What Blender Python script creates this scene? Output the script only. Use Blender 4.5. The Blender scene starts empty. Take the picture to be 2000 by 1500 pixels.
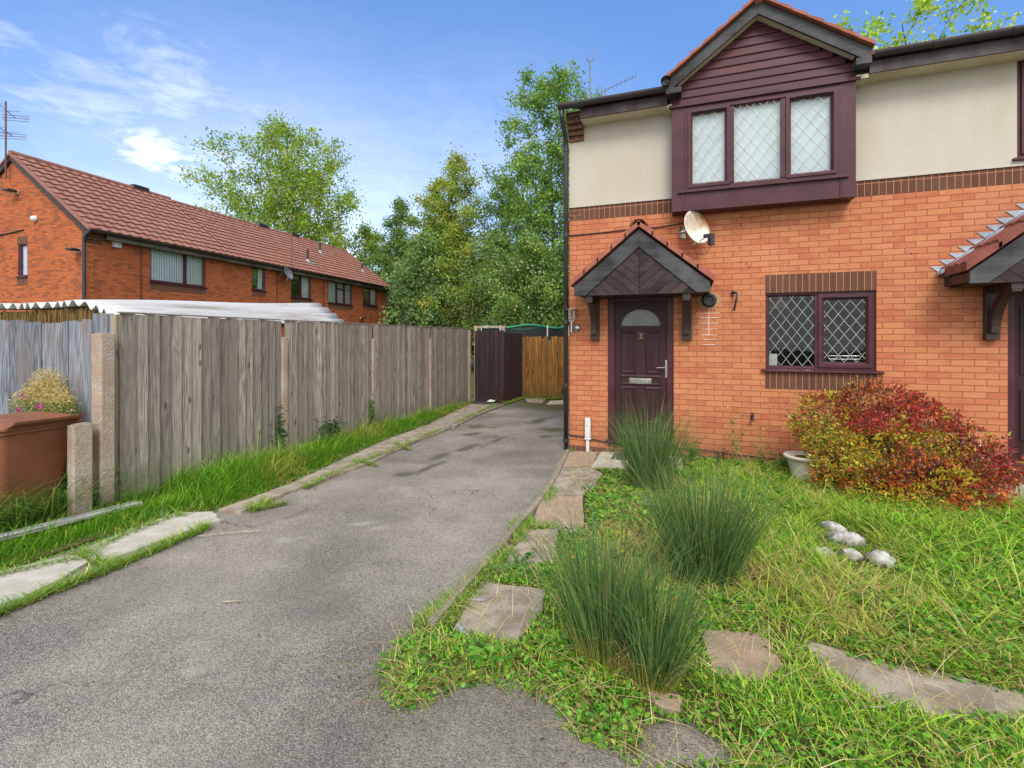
import bpy, math, random
import numpy as np
from mathutils import Vector
R=math.radians; rnd=random.Random(7); rng=np.random.default_rng(7)
sc=bpy.context.scene; col=sc.collection
# ---------------- camera, sky, sun, exposure ----------------
YAW=R(20.1); FOC=954.0; HOR=662.0; CZ=1.67
cd=bpy.data.cameras.new('camera'); cam=bpy.data.objects.new('camera',cd); col.objects.link(cam)
cam.location=(0,0,CZ); cam.rotation_euler=(R(90),0,YAW); cd.sensor_width=36; cd.lens=FOC/2000*36
cd.shift_y=-(750-HOR)/2000; cd.clip_start=0.05; cd.clip_end=3000; sc.camera=cam
SUN_EL=R(46); SUN_AZ=R(158)   # clockwise from +Y
w=bpy.data.worlds.new('World'); sc.world=w; w.use_nodes=True
sl=bpy.data.lights.new('sun','SUN'); sun=bpy.data.objects.new('sun',sl); col.objects.link(sun)
sl.energy=1.5; sl.angle=R(24); sl.color=(1,0.95,0.88)
sd=Vector((math.sin(SUN_AZ)*math.cos(SUN_EL),math.cos(SUN_AZ)*math.cos(SUN_EL),math.sin(SUN_EL)))
sun.rotation_euler=sd.to_track_quat('Z','Y').to_euler(); sun.location=(-5,-10,15)
sc.view_settings.view_transform='Standard'; sc.view_settings.look='None'; sc.view_settings.gamma=1
sc.view_settings.exposure=0.88
SKY_STRENGTH=0.13

class NT:
    def __init__(s,tree): s.t=tree; s.n=tree.nodes; s.l=tree.links
    def N(s,typ,ins=None,**kw):
        n=s.n.new(typ)
        for k,v in kw.items(): setattr(n,k,v)
        for k,v in (ins or {}).items():
            if isinstance(v,bpy.types.NodeSocket): s.l.new(v,n.inputs[k])
            else: n.inputs[k].default_value=v
        return n
    def math(s,op,a,b=0.0,c=None,clamp=False):
        ins={0:a,1:b}
        if c is not None: ins[2]=c
        return s.N('ShaderNodeMath',ins,operation=op,use_clamp=clamp).outputs[0]
    def mix(s,f,a,b,bt='MIX'):
        n=s.N('ShaderNodeMix',data_type='RGBA',blend_type=bt)
        for k,v in ((0,f),(6,a),(7,b)):
            if isinstance(v,bpy.types.NodeSocket): s.l.new(v,n.inputs[k])
            elif k==0: n.inputs[0].default_value=v
            else: n.inputs[k].default_value=(*v,1)[:4]
        return n.outputs[2]
    def mr(s,v,a,b,c=0.,d=1.,smooth=False):
        return s.N('ShaderNodeMapRange',{0:v,1:a,2:b,3:c,4:d},interpolation_type='SMOOTHSTEP' if smooth else 'LINEAR').outputs[0]
    def noise(s,vec,scale,detail=4,rough=.55,dist=0.):
        return s.N('ShaderNodeTexNoise',{'Vector':vec,'Scale':scale,'Detail':detail,'Roughness':rough,'Distortion':dist}).outputs[0]
    def scale(s,vec,sx,sy,sz):
        return s.N('ShaderNodeMapping',{0:vec,3:(sx,sy,sz)}).outputs[0]

def pxdir(px,py):
    v=Vector((-math.sin(YAW),math.cos(YAW),0))+Vector((math.cos(YAW),math.sin(YAW),0))*((px-1000)/FOC)+Vector((0,0,1))*((HOR-py)/FOC)
    return v.normalized()
# sky: Nishita plus thin procedural cirrus placed by direction
nt=NT(w.node_tree); nt.n.clear()
sky=nt.N('ShaderNodeTexSky',sky_type='NISHITA',sun_disc=False,sun_elevation=SUN_EL,sun_rotation=SUN_AZ,air_density=1.0,dust_density=0.6,ozone_density=2.5)
gen=nt.N('ShaderNodeTexCoord').outputs['Generated']
wisp=nt.noise(nt.scale(gen,1.6,1.6,5.5),2.6,9,.62,1.1)
fine=nt.noise(nt.scale(gen,3,3,9),4.0,8,.6,1.6)
tot=None
for (px,py,rad,st,lo,hi) in [(300,300,.075,.75,.26,.64),(350,318,.09,.6,.28,.72),(430,325,.13,.40,.28,.80),(170,200,.17,.34,.26,.84),(330,170,.17,.36,.26,.84),(470,240,.17,.30,.28,.86),(20,90,.08,.2,.34,.75),
        (900,400,.45,.28,-.2,1.1),(600,520,.6,.46,-.3,1.)]:
    d=pxdir(px,py)
    dist=nt.N('ShaderNodeVectorMath',{0:nt.scale(gen,1,1,1.55),1:Vector((d.x,d.y,d.z*1.55))},operation='DISTANCE').outputs['Value']
    m=nt.mr(dist,rad*1.25,rad*.08,0,1,True)
    src=nt.math('ADD',nt.math('MULTIPLY',wisp,.6),nt.math('MULTIPLY',fine,.4))
    k=nt.math('MULTIPLY',nt.mr(nt.math('ADD',src,nt.math('MULTIPLY',m,.16)),lo+.16,hi,0,1,True),nt.math('MULTIPLY',m,st))
    tot=k if tot is None else nt.math('MAXIMUM',tot,k)
skyc=nt.mix(1.0,sky.outputs[0],(0.86,1.02,1.20),'MULTIPLY')
skyc=nt.mix(.30,skyc,(1.55,2.9,6.0)); skyc=nt.mix(1.0,skyc,(.66,.74,.80),'MULTIPLY')
# unseen bright cloud bank, added over and behind the camera for neutral light
bk=nt.N('ShaderNodeVectorMath',{0:gen,1:Vector((math.sin(YAW)*.8,-math.cos(YAW)*.8,.6))},operation='DOT_PRODUCT').outputs['Value']
bank=nt.math('MULTIPLY',nt.mr(bk,.15,.62,0,1,True),nt.mr(nt.noise(nt.scale(gen,1,1,1.6),2.2,7,.6),.34,.52,.35,1,True))
tot=nt.math('MAXIMUM',tot,bank)
c=nt.mix(tot,skyc,(7.8,7.7,7.6))
bg=nt.N('ShaderNodeBackground',{0:c,1:SKY_STRENGTH}); out=nt.N('ShaderNodeOutputWorld',{0:bg.outputs[0]})

# ---------------- helpers ----------------
def G(px,py,z=0.0):
    d=(CZ-z)*FOC/(py-HOR); r=(px-1000)/FOC*d
    return (-d*math.sin(YAW)+r*math.cos(YAW), d*math.cos(YAW)+r*math.sin(YAW))
def F(px,py,Y=7.22):
    t=math.atan((px-1000)/FOC)-YAW; d=Y/math.cos(t)*math.cos(t+YAW); return (Y*math.tan(t),CZ-(py-HOR)*d/FOC)
def tag(o,label=None,cat=None,group=None,kind=None):
    for k,v in (('label',label),('category',cat),('group',group),('kind',kind)):
        if v: o[k]=v
    return o
def thing(name,label,cat,loc=(0,0,0),rz=0,group=None):
    o=bpy.data.objects.new(name,None); col.objects.link(o); o.location=loc; o.rotation_euler=(0,0,rz); o.empty_display_size=.2
    return tag(o,label,cat,group)
def org(p):
    v=Vector((0,0,0))
    while p: v+=p.location; p=p.parent
    return v
class MB:
    def __init__(s,tf=None): s.v=[];s.f=[];s.tn=[];s.t=0.5;s.tf=tf;s.smooth=False
    def add(s,vs,fs):
        b=len(s.v); s.g=getattr(s,'g',[]); s.g.append((b,len(s.f)))
        for p in vs:
            s.v.append(s.tf(p) if s.tf else tuple(p))
        for f in fs: s.f.append([b+i for i in f]); s.tn.append(s.t)
        return s
    def box(s,x0,x1,y0,y1,z0,z1):
        if x0>x1:x0,x1=x1,x0
        if y0>y1:y0,y1=y1,y0
        if z0>z1:z0,z1=z1,z0
        return s.add([(x0,y0,z0),(x1,y0,z0),(x1,y1,z0),(x0,y1,z0),(x0,y0,z1),(x1,y0,z1),(x1,y1,z1),(x0,y1,z1)],
          [(3,2,1,0),(4,5,6,7),(0,1,5,4),(1,2,6,5),(2,3,7,6),(3,0,4,7)])
    def prism(s,poly,a,b,ax='y'):
        n=len(poly)
        def m(p,t): return (p[0],t,p[1]) if ax=='y' else ((t,p[0],p[1]) if ax=='x' else (p[0],p[1],t))
        return s.add([m(p,a) for p in poly]+[m(p,b) for p in poly],[list(range(n))[::-1],list(range(n,2*n))]+[(i,(i+1)%n,n+(i+1)%n,n+i) for i in range(n)])
    def tube(s,pts,r,n=8,cap=True):
        pts=[Vector(p) for p in pts]; rs=r if isinstance(r,(list,tuple)) else [r]*len(pts); vs=[];fs=[]
        for i,p in enumerate(pts):
            d=(pts[min(i+1,len(pts)-1)]-pts[max(i-1,0)]).normalized()
            a=d.orthogonal().normalized() if i==0 else (pa-d*pa.dot(d)).normalized()
            pa=a; b=d.cross(a)
            for k in range(n):
                t=2*math.pi*k/n; vs.append(p+(a*math.cos(t)+b*math.sin(t))*rs[i])
        for i in range(len(pts)-1):
            for k in range(n): fs.append((i*n+k,i*n+(k+1)%n,(i+1)*n+(k+1)%n,(i+1)*n+k))
        if cap: fs+= [list(range(n))[::-1],list(range(len(pts)*n-n,len(pts)*n))]
        return s.add(vs,fs)
    def lathe(s,prof,c=(0,0,0),n=24,ax='z'):
        vs=[];fs=[];m=len(prof)
        for k in range(n):
            t=2*math.pi*k/n
            for r,h in prof:
                if ax=='z': vs.append((c[0]+r*math.cos(t),c[1]+r*math.sin(t),c[2]+h))
                else: vs.append((c[0]+r*math.cos(t),c[1]-h,c[2]+r*math.sin(t)))
        for k in range(n):
            for j in range(m-1): fs.append((k*m+j,((k+1)%n)*m+j,((k+1)%n)*m+j+1,k*m+j+1))
        return s.add(vs,fs)
    def build_each(s,name,mat,parent=None,**k):
        g=s.g+[(len(s.v),len(s.f))]; o=None
        for (a,fa),(b,fb) in zip(g[:-1],g[1:]):
            m=MB(); m.v=s.v[a:b]; m.f=[[i-a for i in f] for f in s.f[fa:fb]]; m.tn=s.tn[fa:fb]; o=m.build(name,mat,parent,**k)
        return o
    def build(s,name,mat,parent=None,world=True,bevel=0,smooth=False,label=None):
        me=bpy.data.meshes.new(name); o_=org(parent) if (parent and world) else Vector((0,0,0))
        me.from_pydata([(p[0]-o_.x,p[1]-o_.y,p[2]-o_.z) for p in s.v],[],s.f); me.update()
        at=me.attributes.new('tone','FLOAT','FACE'); at.data.foreach_set('value',s.tn)
        if smooth: me.polygons.foreach_set('use_smooth',[True]*len(me.polygons))
        me.materials.append(mat); o=bpy.data.objects.new(name,me); col.objects.link(o)
        if parent: o.parent=parent
        if bevel:
            b=o.modifiers.new('bevel','BEVEL'); b.width=bevel; b.segments=2; b.limit_method='ANGLE'
        if label: o['label']=label
        return o
def S(r,g,b):
    f=lambda c:(c/255/12.92 if c<=10 else ((c/255+.055)/1.055)**2.4); return (f(r),f(g),f(b))
MATS={}
def newmat(name):
    m=bpy.data.materials.new(name); m.use_nodes=True; t=NT(m.node_tree); b=t.n['Principled BSDF']; MATS[name]=m
    return m,t,b
def setb(t,b,colr=None,rough=.6,bump=None,bs=.3,bd=.01,metal=0,spec=.5):
    if colr is not None:
        if isinstance(colr,bpy.types.NodeSocket): t.l.new(colr,b.inputs['Base Color'])
        else: b.inputs['Base Color'].default_value=(*colr,1)
    if isinstance(rough,bpy.types.NodeSocket): t.l.new(rough,b.inputs['Roughness'])
    else: b.inputs['Roughness'].default_value=rough
    b.inputs['Metallic'].default_value=metal; b.inputs['Specular IOR Level'].default_value=spec
    if bump is not None:
        n=t.N('ShaderNodeBump',{'Height':bump,'Strength':bs,'Distance':bd}); t.l.new(n.outputs[0],b.inputs['Normal'])
def simple(name,c1,c2=None,scale=4,rough=.6,bscale=60,bs=.2,bd=.004,st=(1,1,1),metal=0,spec=.5,fine=.25,detail=6,lo=.35,hi=.65):
    m,t,b=newmat(name); oc=t.N('ShaderNodeTexCoord').outputs['Object']; v=t.scale(oc,*st)
    c2=c2 or tuple(x*.75 for x in c1)
    f=t.mr(t.noise(v,scale,detail,.6),lo,hi,0,1,True); cc=t.mix(f,c1,c2)
    g=t.noise(v,bscale,3,.6); cc=t.mix(t.mr(g,.3,.7,fine,0),cc,tuple(x*.45 for x in c1))
    rr=t.mr(g,.3,.7,min(1,rough+.08),max(0,rough-.08))
    setb(t,b,cc,rr,g,bs,bd,metal,spec); return m
def brickmat(name,c1,c2,mortar,dark=None,darkamt=0.,dscale=(1.2,1,5),bw=.225,bh=.075,vert=False,mort=.0055,off=.5,streak=.35,base=False):
    m,t,b=newmat(name); oc=t.N('ShaderNodeTexCoord').outputs['Object']
    sx=t.N('ShaderNodeSeparateXYZ',{0:oc}); u=t.math('ADD',sx.outputs[0],sx.outputs[1]); v=sx.outputs[2]
    uv=t.N('ShaderNodeCombineXYZ',{0:u,1:v}).outputs[0]
    br=t.N('ShaderNodeTexBrick',{'Vector':uv,'Color1':(*c1,1),'Color2':(*c2,1),'Mortar':(*mortar,1),'Scale':1,'Mortar Size':mort,'Mortar Smooth':.25,'Bias':-.25,'Brick Width':bw,'Row Height':bh},offset=off)
    cc=br.outputs[0]; cc=t.mix(t.mr(t.noise(t.N('ShaderNodeMapping',{0:uv,3:(1.2,3,1)}).outputs[0],2.2,3,.6),.42,.7,0,.45),cc,tuple((c1[0]*.95,c1[1]*1.22,c1[2]*.92)))
    n1=t.noise(t.N('ShaderNodeMapping',{0:uv,3:(6,70,1)}).outputs[0],1.6,4,.6)
    cc=t.mix(t.mr(n1,.35,.7,0,streak),cc,tuple(min(1,x*1.45) for x in c1))
    n2=t.noise(uv,.9,4,.6); cc=t.mix(t.mr(n2,.4,.75,0,.35),cc,tuple(x*.8 for x in c2))
    n4=t.noise(uv,90,2,.6); cc=t.mix(t.mr(n4,.55,.8,0,.35),cc,tuple(x*.45 for x in c2))
    if dark:
        n3=t.noise(t.N('ShaderNodeMapping',{0:uv,3:(dscale[0],dscale[2],1)}).outputs[0],2.4,3,.65)
        bf=t.N('ShaderNodeTexBrick',{'Vector':uv,'Color1':(0,0,0,1),'Color2':(1,1,1,1),'Mortar':(0,0,0,1),'Scale':1,'Mortar Size':mort,'Bias':0,'Brick Width':bw,'Row Height':bh},offset=off).outputs[0]
        k=t.mr(t.math('ADD',n3,t.math('MULTIPLY',bf,.22)),.62,.72,0,darkamt); cc=t.mix(k,cc,dark)
    if base:
        bs_=t.math('MULTIPLY',t.mr(v,.55,.1,0,1,True),t.mr(t.noise(uv,3.,5,.65),.35,.65)); cc=t.mix(t.math('MULTIPLY',bs_,.5),cc,S(140,92,66))
        ef=t.math('MULTIPLY',t.mr(t.noise(t.N('ShaderNodeMapping',{0:uv,3:(1.,.6,1)}).outputs[0],1.7,6,.7),.56,.72),.28); cc=t.mix(ef,cc,S(206,156,128))
    h=t.math('SUBTRACT',t.math('MULTIPLY',n1,.35),br.outputs['Fac'])
    h=t.math('ADD',h,t.math('MULTIPLY',n4,.25))
    cc=t.mix(t.math('MULTIPLY',br.outputs['Fac'],.9),cc,mortar); setb(t,b,cc,.85,h,.8,.006,spec=.25); return m
def colmat(name,rough=.55,trans=.25,attr='col',spec=.3,sub=0):
    m,t,b=newmat(name); a=t.N('ShaderNodeAttribute',attribute_name=attr).outputs['Color']
    setb(t,b,a,rough,spec=spec)
    if trans:
        tr=t.N('ShaderNodeBsdfTranslucent',{0:t.mix(1.,a,(1.2,1.15,.55),'MULTIPLY')}); mx=t.N('ShaderNodeMixShader',{0:trans,1:b.outputs[0],2:tr.outputs[0]})
        t.l.new(mx.outputs[0],t.n['Material Output'].inputs[0])
    return m
def woodmat(name,c1,c2,c3,grain=14.,knots=True,rough=.8,green=None,vertical='z',bs=.5,rw=.3,tv=.45):
    """weathered boards: contour-line grain, knots, per board tone"""
    m,t,b=newmat(name); oc=t.N('ShaderNodeTexCoord').outputs['Object']; tone=t.N('ShaderNodeAttribute',attribute_name='tone').outputs['Fac']
    off=t.N('ShaderNodeCombineXYZ',{0:t.math('MULTIPLY',tone,37.3),1:t.math('MULTIPLY',tone,11.1),2:t.math('MULTIPLY',tone,53.7)}).outputs[0]
    v=t.N('ShaderNodeVectorMath',{0:oc,1:off},operation='ADD').outputs[0]
    s=(5,5,.55) if vertical=='z' else ((.55,5,5) if vertical=='x' else (5,.55,5))
    vs=t.scale(v,*s); base=t.noise(vs,1.3,2,.45,.3)
    ring=t.math('PINGPONG',t.math('MULTIPLY',base,grain),.5); ring=t.mr(ring,0,.5)
    s2=(90,90,3) if vertical=='z' else ((3,90,90) if vertical=='x' else (90,3,90))
    fib=t.noise(t.scale(v,*s2),1.,4,.65)
    k=t.math('ADD',t.math('MULTIPLY',ring,rw),t.math('MULTIPLY',fib,1-rw))
    cc=t.mix(t.mr(k,.36,.66),c2,c1)
    cc=t.mix(t.mr(t.noise(t.scale(v,1.5,1.5,.7),1.2,4,.6),.4,.7,0,.75),cc,c3)
    cc=t.mix(t.mr(tone,0,1,-.0,tv),cc,tuple(x*.45 for x in c2))
    h=k
    if knots:
        vo=t.N('ShaderNodeTexVoronoi',{'Vector':t.scale(v,7.,7.,2.3),'Scale':1.0,'Randomness':1.0})
        kn=t.mr(vo.outputs['Distance'],.05,.15,1,0,True); cc=t.mix(t.math('MULTIPLY',kn,.8),cc,tuple(x*.3 for x in c2)); h=t.math('SUBTRACT',h,t.math('MULTIPLY',kn,.5))
    if green:
        z=t.N('ShaderNodeSeparateXYZ',{0:oc}).outputs[2]
        g=t.math('MULTIPLY',t.mr(z,.5,.0,0,1,True),t.mr(t.noise(oc,3.5,5,.65),.35,.65)); cc=t.mix(t.math('MULTIPLY',g,.75),cc,green)
    setb(t,b,cc,rough,h,bs,.004,spec=.2); return m
def copy_tree(o,parent=None):
    c=o.copy(); col.objects.link(c); c.parent=parent
    for ch in [x for x in col.objects if x.parent==o]: copy_tree(ch,c)
    return c
def npmesh(name,V,counts,idx,colr,mat,parent=None,smooth=False):
    me=bpy.data.meshes.new(name); nv=len(V); me.vertices.add(nv); me.vertices.foreach_set('co',np.asarray(V,dtype=np.float32).ravel())
    nl=len(idx); me.loops.add(nl); me.loops.foreach_set('vertex_index',np.asarray(idx,dtype=np.int32))
    st=np.concatenate([[0],np.cumsum(counts)[:-1]]).astype(np.int32); me.polygons.add(len(counts)); me.polygons.foreach_set('loop_start',st); me.polygons.foreach_set('loop_total',np.asarray(counts,dtype=np.int32))
    if smooth: me.polygons.foreach_set('use_smooth',np.ones(len(counts),dtype=bool))
    me.update(calc_edges=True)
    if colr is not None:
        a=me.attributes.new('col','FLOAT_COLOR','POINT'); cc=np.ones((nv,4),dtype=np.float32); cc[:,:3]=colr; a.data.foreach_set('color',cc.ravel())
    me.materials.append(mat); o=bpy.data.objects.new(name,me); col.objects.link(o)
    if parent: o.parent=parent
    return o
def leaves(name,P,D,L,W,C,mat,parent=None,up=None):
    """diamond leaves: base P, direction D, length L, width W, colour C"""
    n=len(P); D=D/np.linalg.norm(D,axis=1,keepdims=True); r=rng.normal(size=(n,3)) if up is None else up
    Sd=np.cross(D,r); Sd/=np.linalg.norm(Sd,axis=1,keepdims=True)+1e-9; Nn=np.cross(Sd,D)
    L=L[:,None];W=W[:,None]
    V=np.stack([P,P+D*L*.45+Sd*W*.5+Nn*L*.06,P+D*L-Nn*L*.08,P+D*L*.45-Sd*W*.5+Nn*L*.06],1).reshape(-1,3)
    if parent is not None: V=V-np.array(org(parent))
    idx=np.arange(4*n); return npmesh(name,V,np.full(n,4),idx,np.repeat(C,4,axis=0),mat,parent)
def blades(name,P,h,az,lean,bend,droop,w_,C,mat,parent=None,Cb=None,segs=(0,.35,.7,1.)):
    n=len(P); H=np.stack([np.cos(az),np.sin(az),np.zeros(n)],1); Wd=np.stack([-np.sin(az+rng.normal(0,.8,n)),np.cos(az),np.zeros(n)],1)
    rows=[];cr=[]
    for j,t in enumerate(segs):
        c_=P+H*((lean*t+bend*t*t)*h)[:,None]; c_=c_+np.array([0,0,1.])*(h*(t-droop*t*t*t))[:,None]
        wd=(w_*(1-.75*t*t))[:,None]*.5
        cc=C if Cb is None else Cb*(1-min(1,t*2.2))+C*min(1,t*2.2)
        if j<len(segs)-1: rows+=[c_-Wd*wd,c_+Wd*wd]; cr+=[cc,cc]
        else: rows.append(c_); cr.append(cc)
    k=len(rows); V=np.stack(rows,1).reshape(-1,3); CC=np.stack(cr,1).reshape(-1,3)
    if parent is not None: V=V-np.array(org(parent))
    base=(np.arange(n)*k)[:,None]; loc=[];cnt=[]
    for j in range(len(segs)-2): loc+=[2*j,2*j+1,2*j+3,2*j+2]; cnt.append(4)
    j=len(segs)-2; loc+=[2*j,2*j+1,2*j+2]; cnt.append(3)
    idx=(base+np.array(loc)[None,:]).ravel(); return npmesh(name,V,np.tile(cnt,n),idx,CC,mat,parent)
def inpoly(x,y,poly):
    r=np.zeros(x.shape,bool); n=len(poly)
    for i in range(n):
        x1,y1=poly[i]; x2,y2=poly[(i+1)%n]
        c=((y1>y)!=(y2>y))&(x<(x2-x1)*(y-y1)/(y2-y1+1e-12)+x1); r^=c
    return r
def polydist(x,y,poly,closed=True):
    d=np.full(x.shape,1e9); n=len(poly)
    for i in range(n if closed else n-1):
        x1,y1=poly[i];x2,y2=poly[(i+1)%n]; dx,dy=x2-x1,y2-y1; t=np.clip(((x-x1)*dx+(y-y1)*dy)/(dx*dx+dy*dy+1e-9),0,1)
        d=np.minimum(d,np.hypot(x-x1-t*dx,y-y1-t*dy))
    return d
def vnoise(x,y,s,seed=0,oct=4):
    out=np.zeros_like(x,dtype=float);a=1.;tt=0
    for o in range(oct):
        g=np.random.default_rng(seed*31+o).random((64,64)); u=x*s*2**o;v=y*s*2**o
        i=np.floor(u).astype(int);j=np.floor(v).astype(int);fu=u-i;fv=v-j;fu=fu*fu*(3-2*fu);fv=fv*fv*(3-2*fv)
        q=lambda a_,b_:g[a_%64,b_%64]
        out+=a*((q(i,j)*(1-fu)+q(i+1,j)*fu)*(1-fv)+(q(i,j+1)*(1-fu)+q(i+1,j+1)*fu)*fv); tt+=a;a*=.5
    return out/tt

# ---------------- materials ----------------
BR=brickmat('facing_brick',S(188,121,86),S(174,101,70),S(142,84,56),streak=.3,mort=.0045,dark=S(164,84,66),darkamt=.4,base=True)
BRD=brickmat('dark_soldier_brick',S(100,68,54),S(84,56,46),S(172,118,92),bw=.075,bh=.9,off=0,streak=.15,mort=.005)
BRC=brickmat('dark_corbel_brick',S(98,70,58),S(86,60,50),S(160,108,84),bw=.16,bh=.075,streak=.15)
BRT=brickmat('terrace_brick',S(182,100,60),S(166,84,50),S(140,82,56),dark=S(120,76,56),darkamt=.75,streak=.2)
REN=simple('cream_render',S(188,181,169),S(180,172,156),scale=1.3,rough=.9,bscale=55,bs=.5,bd=.004,fine=.06,st=(1,1,.5))
MAR=simple('maroon_upvc',S(80,42,50),S(66,33,40),scale=3,rough=.42,bscale=40,bs=.05,fine=.15,st=(1,1,1),spec=.3)
MARW=woodmat('maroon_cladding',S(92,52,58),S(76,42,48),S(84,50,54),grain=6,knots=False,rough=.5,vertical='x',bs=.15)
DOORM=simple('maroon_door_skin',S(60,34,36),S(48,26,29),scale=2,rough=.48,bscale=30,bs=.2,bd=.002,fine=.25,st=(6,6,.6),spec=.25)
BLK=woodmat('black_bargeboard',S(74,74,76),S(44,43,45),S(104,104,106),grain=5,knots=False,rough=.6,vertical='x',bs=.25)
BLKB=woodmat('black_stained_board',S(64,54,54),S(36,30,30),S(86,70,66),grain=8,knots=False,rough=.65,vertical='x',bs=.3)
BRKT=simple('bracket_timber',S(46,32,30),S(66,44,38),scale=6,rough=.5,bscale=30,bs=.3,st=(2,2,.5))
GUT=simple('black_gutter_plastic',S(46,42,44),S(56,54,56),scale=3,rough=.35,bscale=20,bs=.05,fine=.2)
FAS=woodmat('worn_fascia',S(64,48,48),S(46,32,34),S(112,108,110),grain=5,knots=False,rough=.5,vertical='x',bs=.2)
SOF=simple('cream_soffit',S(206,198,178),S(194,184,160),scale=3,rough=.6,bscale=20,bs=.05,fine=.05)
TILE=simple('red_plain_tile',S(168,100,80),S(142,82,66),scale=5,rough=.85,bscale=50,bs=.3,fine=.3)
TILB=simple('brown_pantile',S(136,76,62),S(112,60,50),scale=6,rough=.85,bscale=50,bs=.3,fine=.3)
TERT=simple('terrace_pantile',S(150,104,88),S(136,90,76),scale=2.5,rough=.9,bscale=25,bs=.2,fine=.25)
LEAD=simple('lead_flashing',S(140,150,162),S(176,186,196),scale=5,rough=.55,bscale=20,bs=.2,fine=.2)
CONC=simple('concrete_post_face',S(186,172,156),S(166,140,122),scale=3.5,rough=.9,bscale=48,bs=1,bd=.010,fine=.6)
SLAB=simple('paving_slab',S(172,160,144),S(130,118,98),scale=7,rough=.9,bscale=130,bs=.8,bd=.004,fine=.7,lo=.38,hi=.62)
SLABP=simple('pink_paving_slab',S(172,148,126),S(150,132,112),scale=7,rough=.9,bscale=130,bs=.8,bd=.004,fine=.65,lo=.38,hi=.66)
SLABL=simple('pale_paving_slab',S(188,184,172),S(168,162,148),scale=6,rough=.9,bscale=120,bs=.6,bd=.003,fine=.35)
KERB=simple('edging_concrete',S(150,140,122),S(122,114,96),scale=6,rough=.9,bscale=80,bs=.5,fine=.35)
FEN=woodmat('weathered_grey_board',S(184,176,164),S(104,97,90),S(152,142,130),grain=10,green=S(110,112,84),tv=.55,rw=.12,bs=.8)
FENB=woodmat('blue_grey_board',S(148,160,172),S(98,102,112),S(146,128,120),grain=9,rough=.85)
FENBR=woodmat('orange_brown_board',S(182,130,66),S(112,74,36),S(128,104,66),grain=7,green=S(92,92,52),tv=.35)
FEND=woodmat('dark_stained_board',S(72,58,58),S(54,42,44),S(62,50,52),grain=6,knots=False,rough=.6,bs=.2)
POSTW=woodmat('pale_timber',S(190,180,158),S(150,138,118),S(170,158,136),grain=5,knots=False)
CORR=simple('corrugated_plastic',S(196,196,196),S(140,130,116),scale=2,rough=.45,bscale=12,bs=.1,fine=.3,st=(9,.35,1),lo=.4,hi=.75)
REED=woodmat('reed_screen',S(150,124,72),S(86,60,32),S(120,100,60),grain=8,knots=False)
BIN=simple('brown_bin_plastic',S(132,80,54),S(120,72,50),scale=2,rough=.5,bscale=160,bs=.2,bd=.001,fine=.12)
WHT=simple('white_plastic',S(214,216,214),S(190,192,190),scale=4,rough=.4,bscale=30,bs=.1,fine=.1)
PLK=woodmat('pale_grey_plank',S(182,182,176),S(124,126,122),S(150,152,148),grain=5,knots=False,vertical='y')
CHR=simple('brushed_metal',S(190,188,180),S(160,156,148),scale=6,rough=.25,bscale=40,bs=.05,metal=.9,fine=.1)
BMET=simple('black_metal',S(36,36,40),S(50,50,52),scale=6,rough=.45,bscale=40,bs=.1,fine=.2)
GREYM=simple('grey_dish_metal',S(120,124,132),S(104,108,116),scale=4,rough=.5,bscale=30,bs=.1,fine=.15)
RUST=simple('rusty_mast',S(120,84,72),S(96,66,58),scale=8,rough=.8,bscale=60,bs=.2)
BARK=simple('bark',S(112,100,84),S(76,66,54),scale=5,rough=.95,bscale=20,bs=.6,bd=.02,st=(1,1,.4),fine=.4)
STONE=simple('garden_stone',S(196,194,190),S(136,132,126),scale=16,rough=.85,bscale=40,bs=.6,bd=.01,fine=.35)
POTM=simple('cream_pot',S(206,198,184),S(180,168,150),scale=6,rough=.8,bscale=50,bs=.4,fine=.2)
LEADC=simple('window_lead',S(160,165,166),S(138,142,144),scale=6,rough=.45,bscale=30,bs=.05,fine=.1)
BLIND=simple('pale_blind',S(226,232,234),S(214,221,224),scale=1.5,rough=.8,bscale=20,bs=.02,fine=.02)
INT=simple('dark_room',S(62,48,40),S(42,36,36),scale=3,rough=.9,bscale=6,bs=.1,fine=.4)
DISHM,t,b=newmat('stained_dish'); oc=t.N('ShaderNodeTexCoord').outputs['Object']
sp=t.N('ShaderNodeSeparateXYZ',{0:oc})
st_=t.math('MULTIPLY',t.mr(sp.outputs[2],-.1,.08,0,1,True),t.mr(t.noise(t.scale(oc,1,1,.5),7,5,.6),.3,.6)); cc=t.mix(st_,S(214,212,200),S(150,104,56)); setb(t,b,cc,.5)
def glassmat(name,tint,tr=.5,rough=.03):
    m,t,b=newmat(name); g=t.N('ShaderNodeBsdfGlossy',{0:(1,1,1,1),1:rough}); tp=t.N('ShaderNodeBsdfTransparent',{0:(*tint,1)})
    oc=t.N('ShaderNodeTexCoord').outputs['Object']; bp=t.N('ShaderNodeBump',{'Height':t.noise(oc,2.2,2,.5),'Strength':.04,'Distance':.05})
    t.l.new(bp.outputs[0],g.inputs['Normal'])
    fr=t.N('ShaderNodeFresnel',{0:1.5}).outputs[0]; f=t.math('MULTIPLY',fr,.42)
    mx=t.N('ShaderNodeMixShader',{0:f,1:tp.outputs[0],2:g.outputs[0]}); t.l.new(mx.outputs[0],t.n['Material Output'].inputs[0]); return m
GLS=glassmat('window_glass',(.95,.97,.97))
FROST=simple('frosted_glass',S(120,122,116),S(98,100,98),scale=8,rough=.25,bscale=60,bs=.3,fine=.15)
BLADE=colmat('grass_blade',.55,.3); LEAF=colmat('leaf',.45,.36,spec=.4); RUSHM=colmat('rush_stem',.5,.12)

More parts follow.
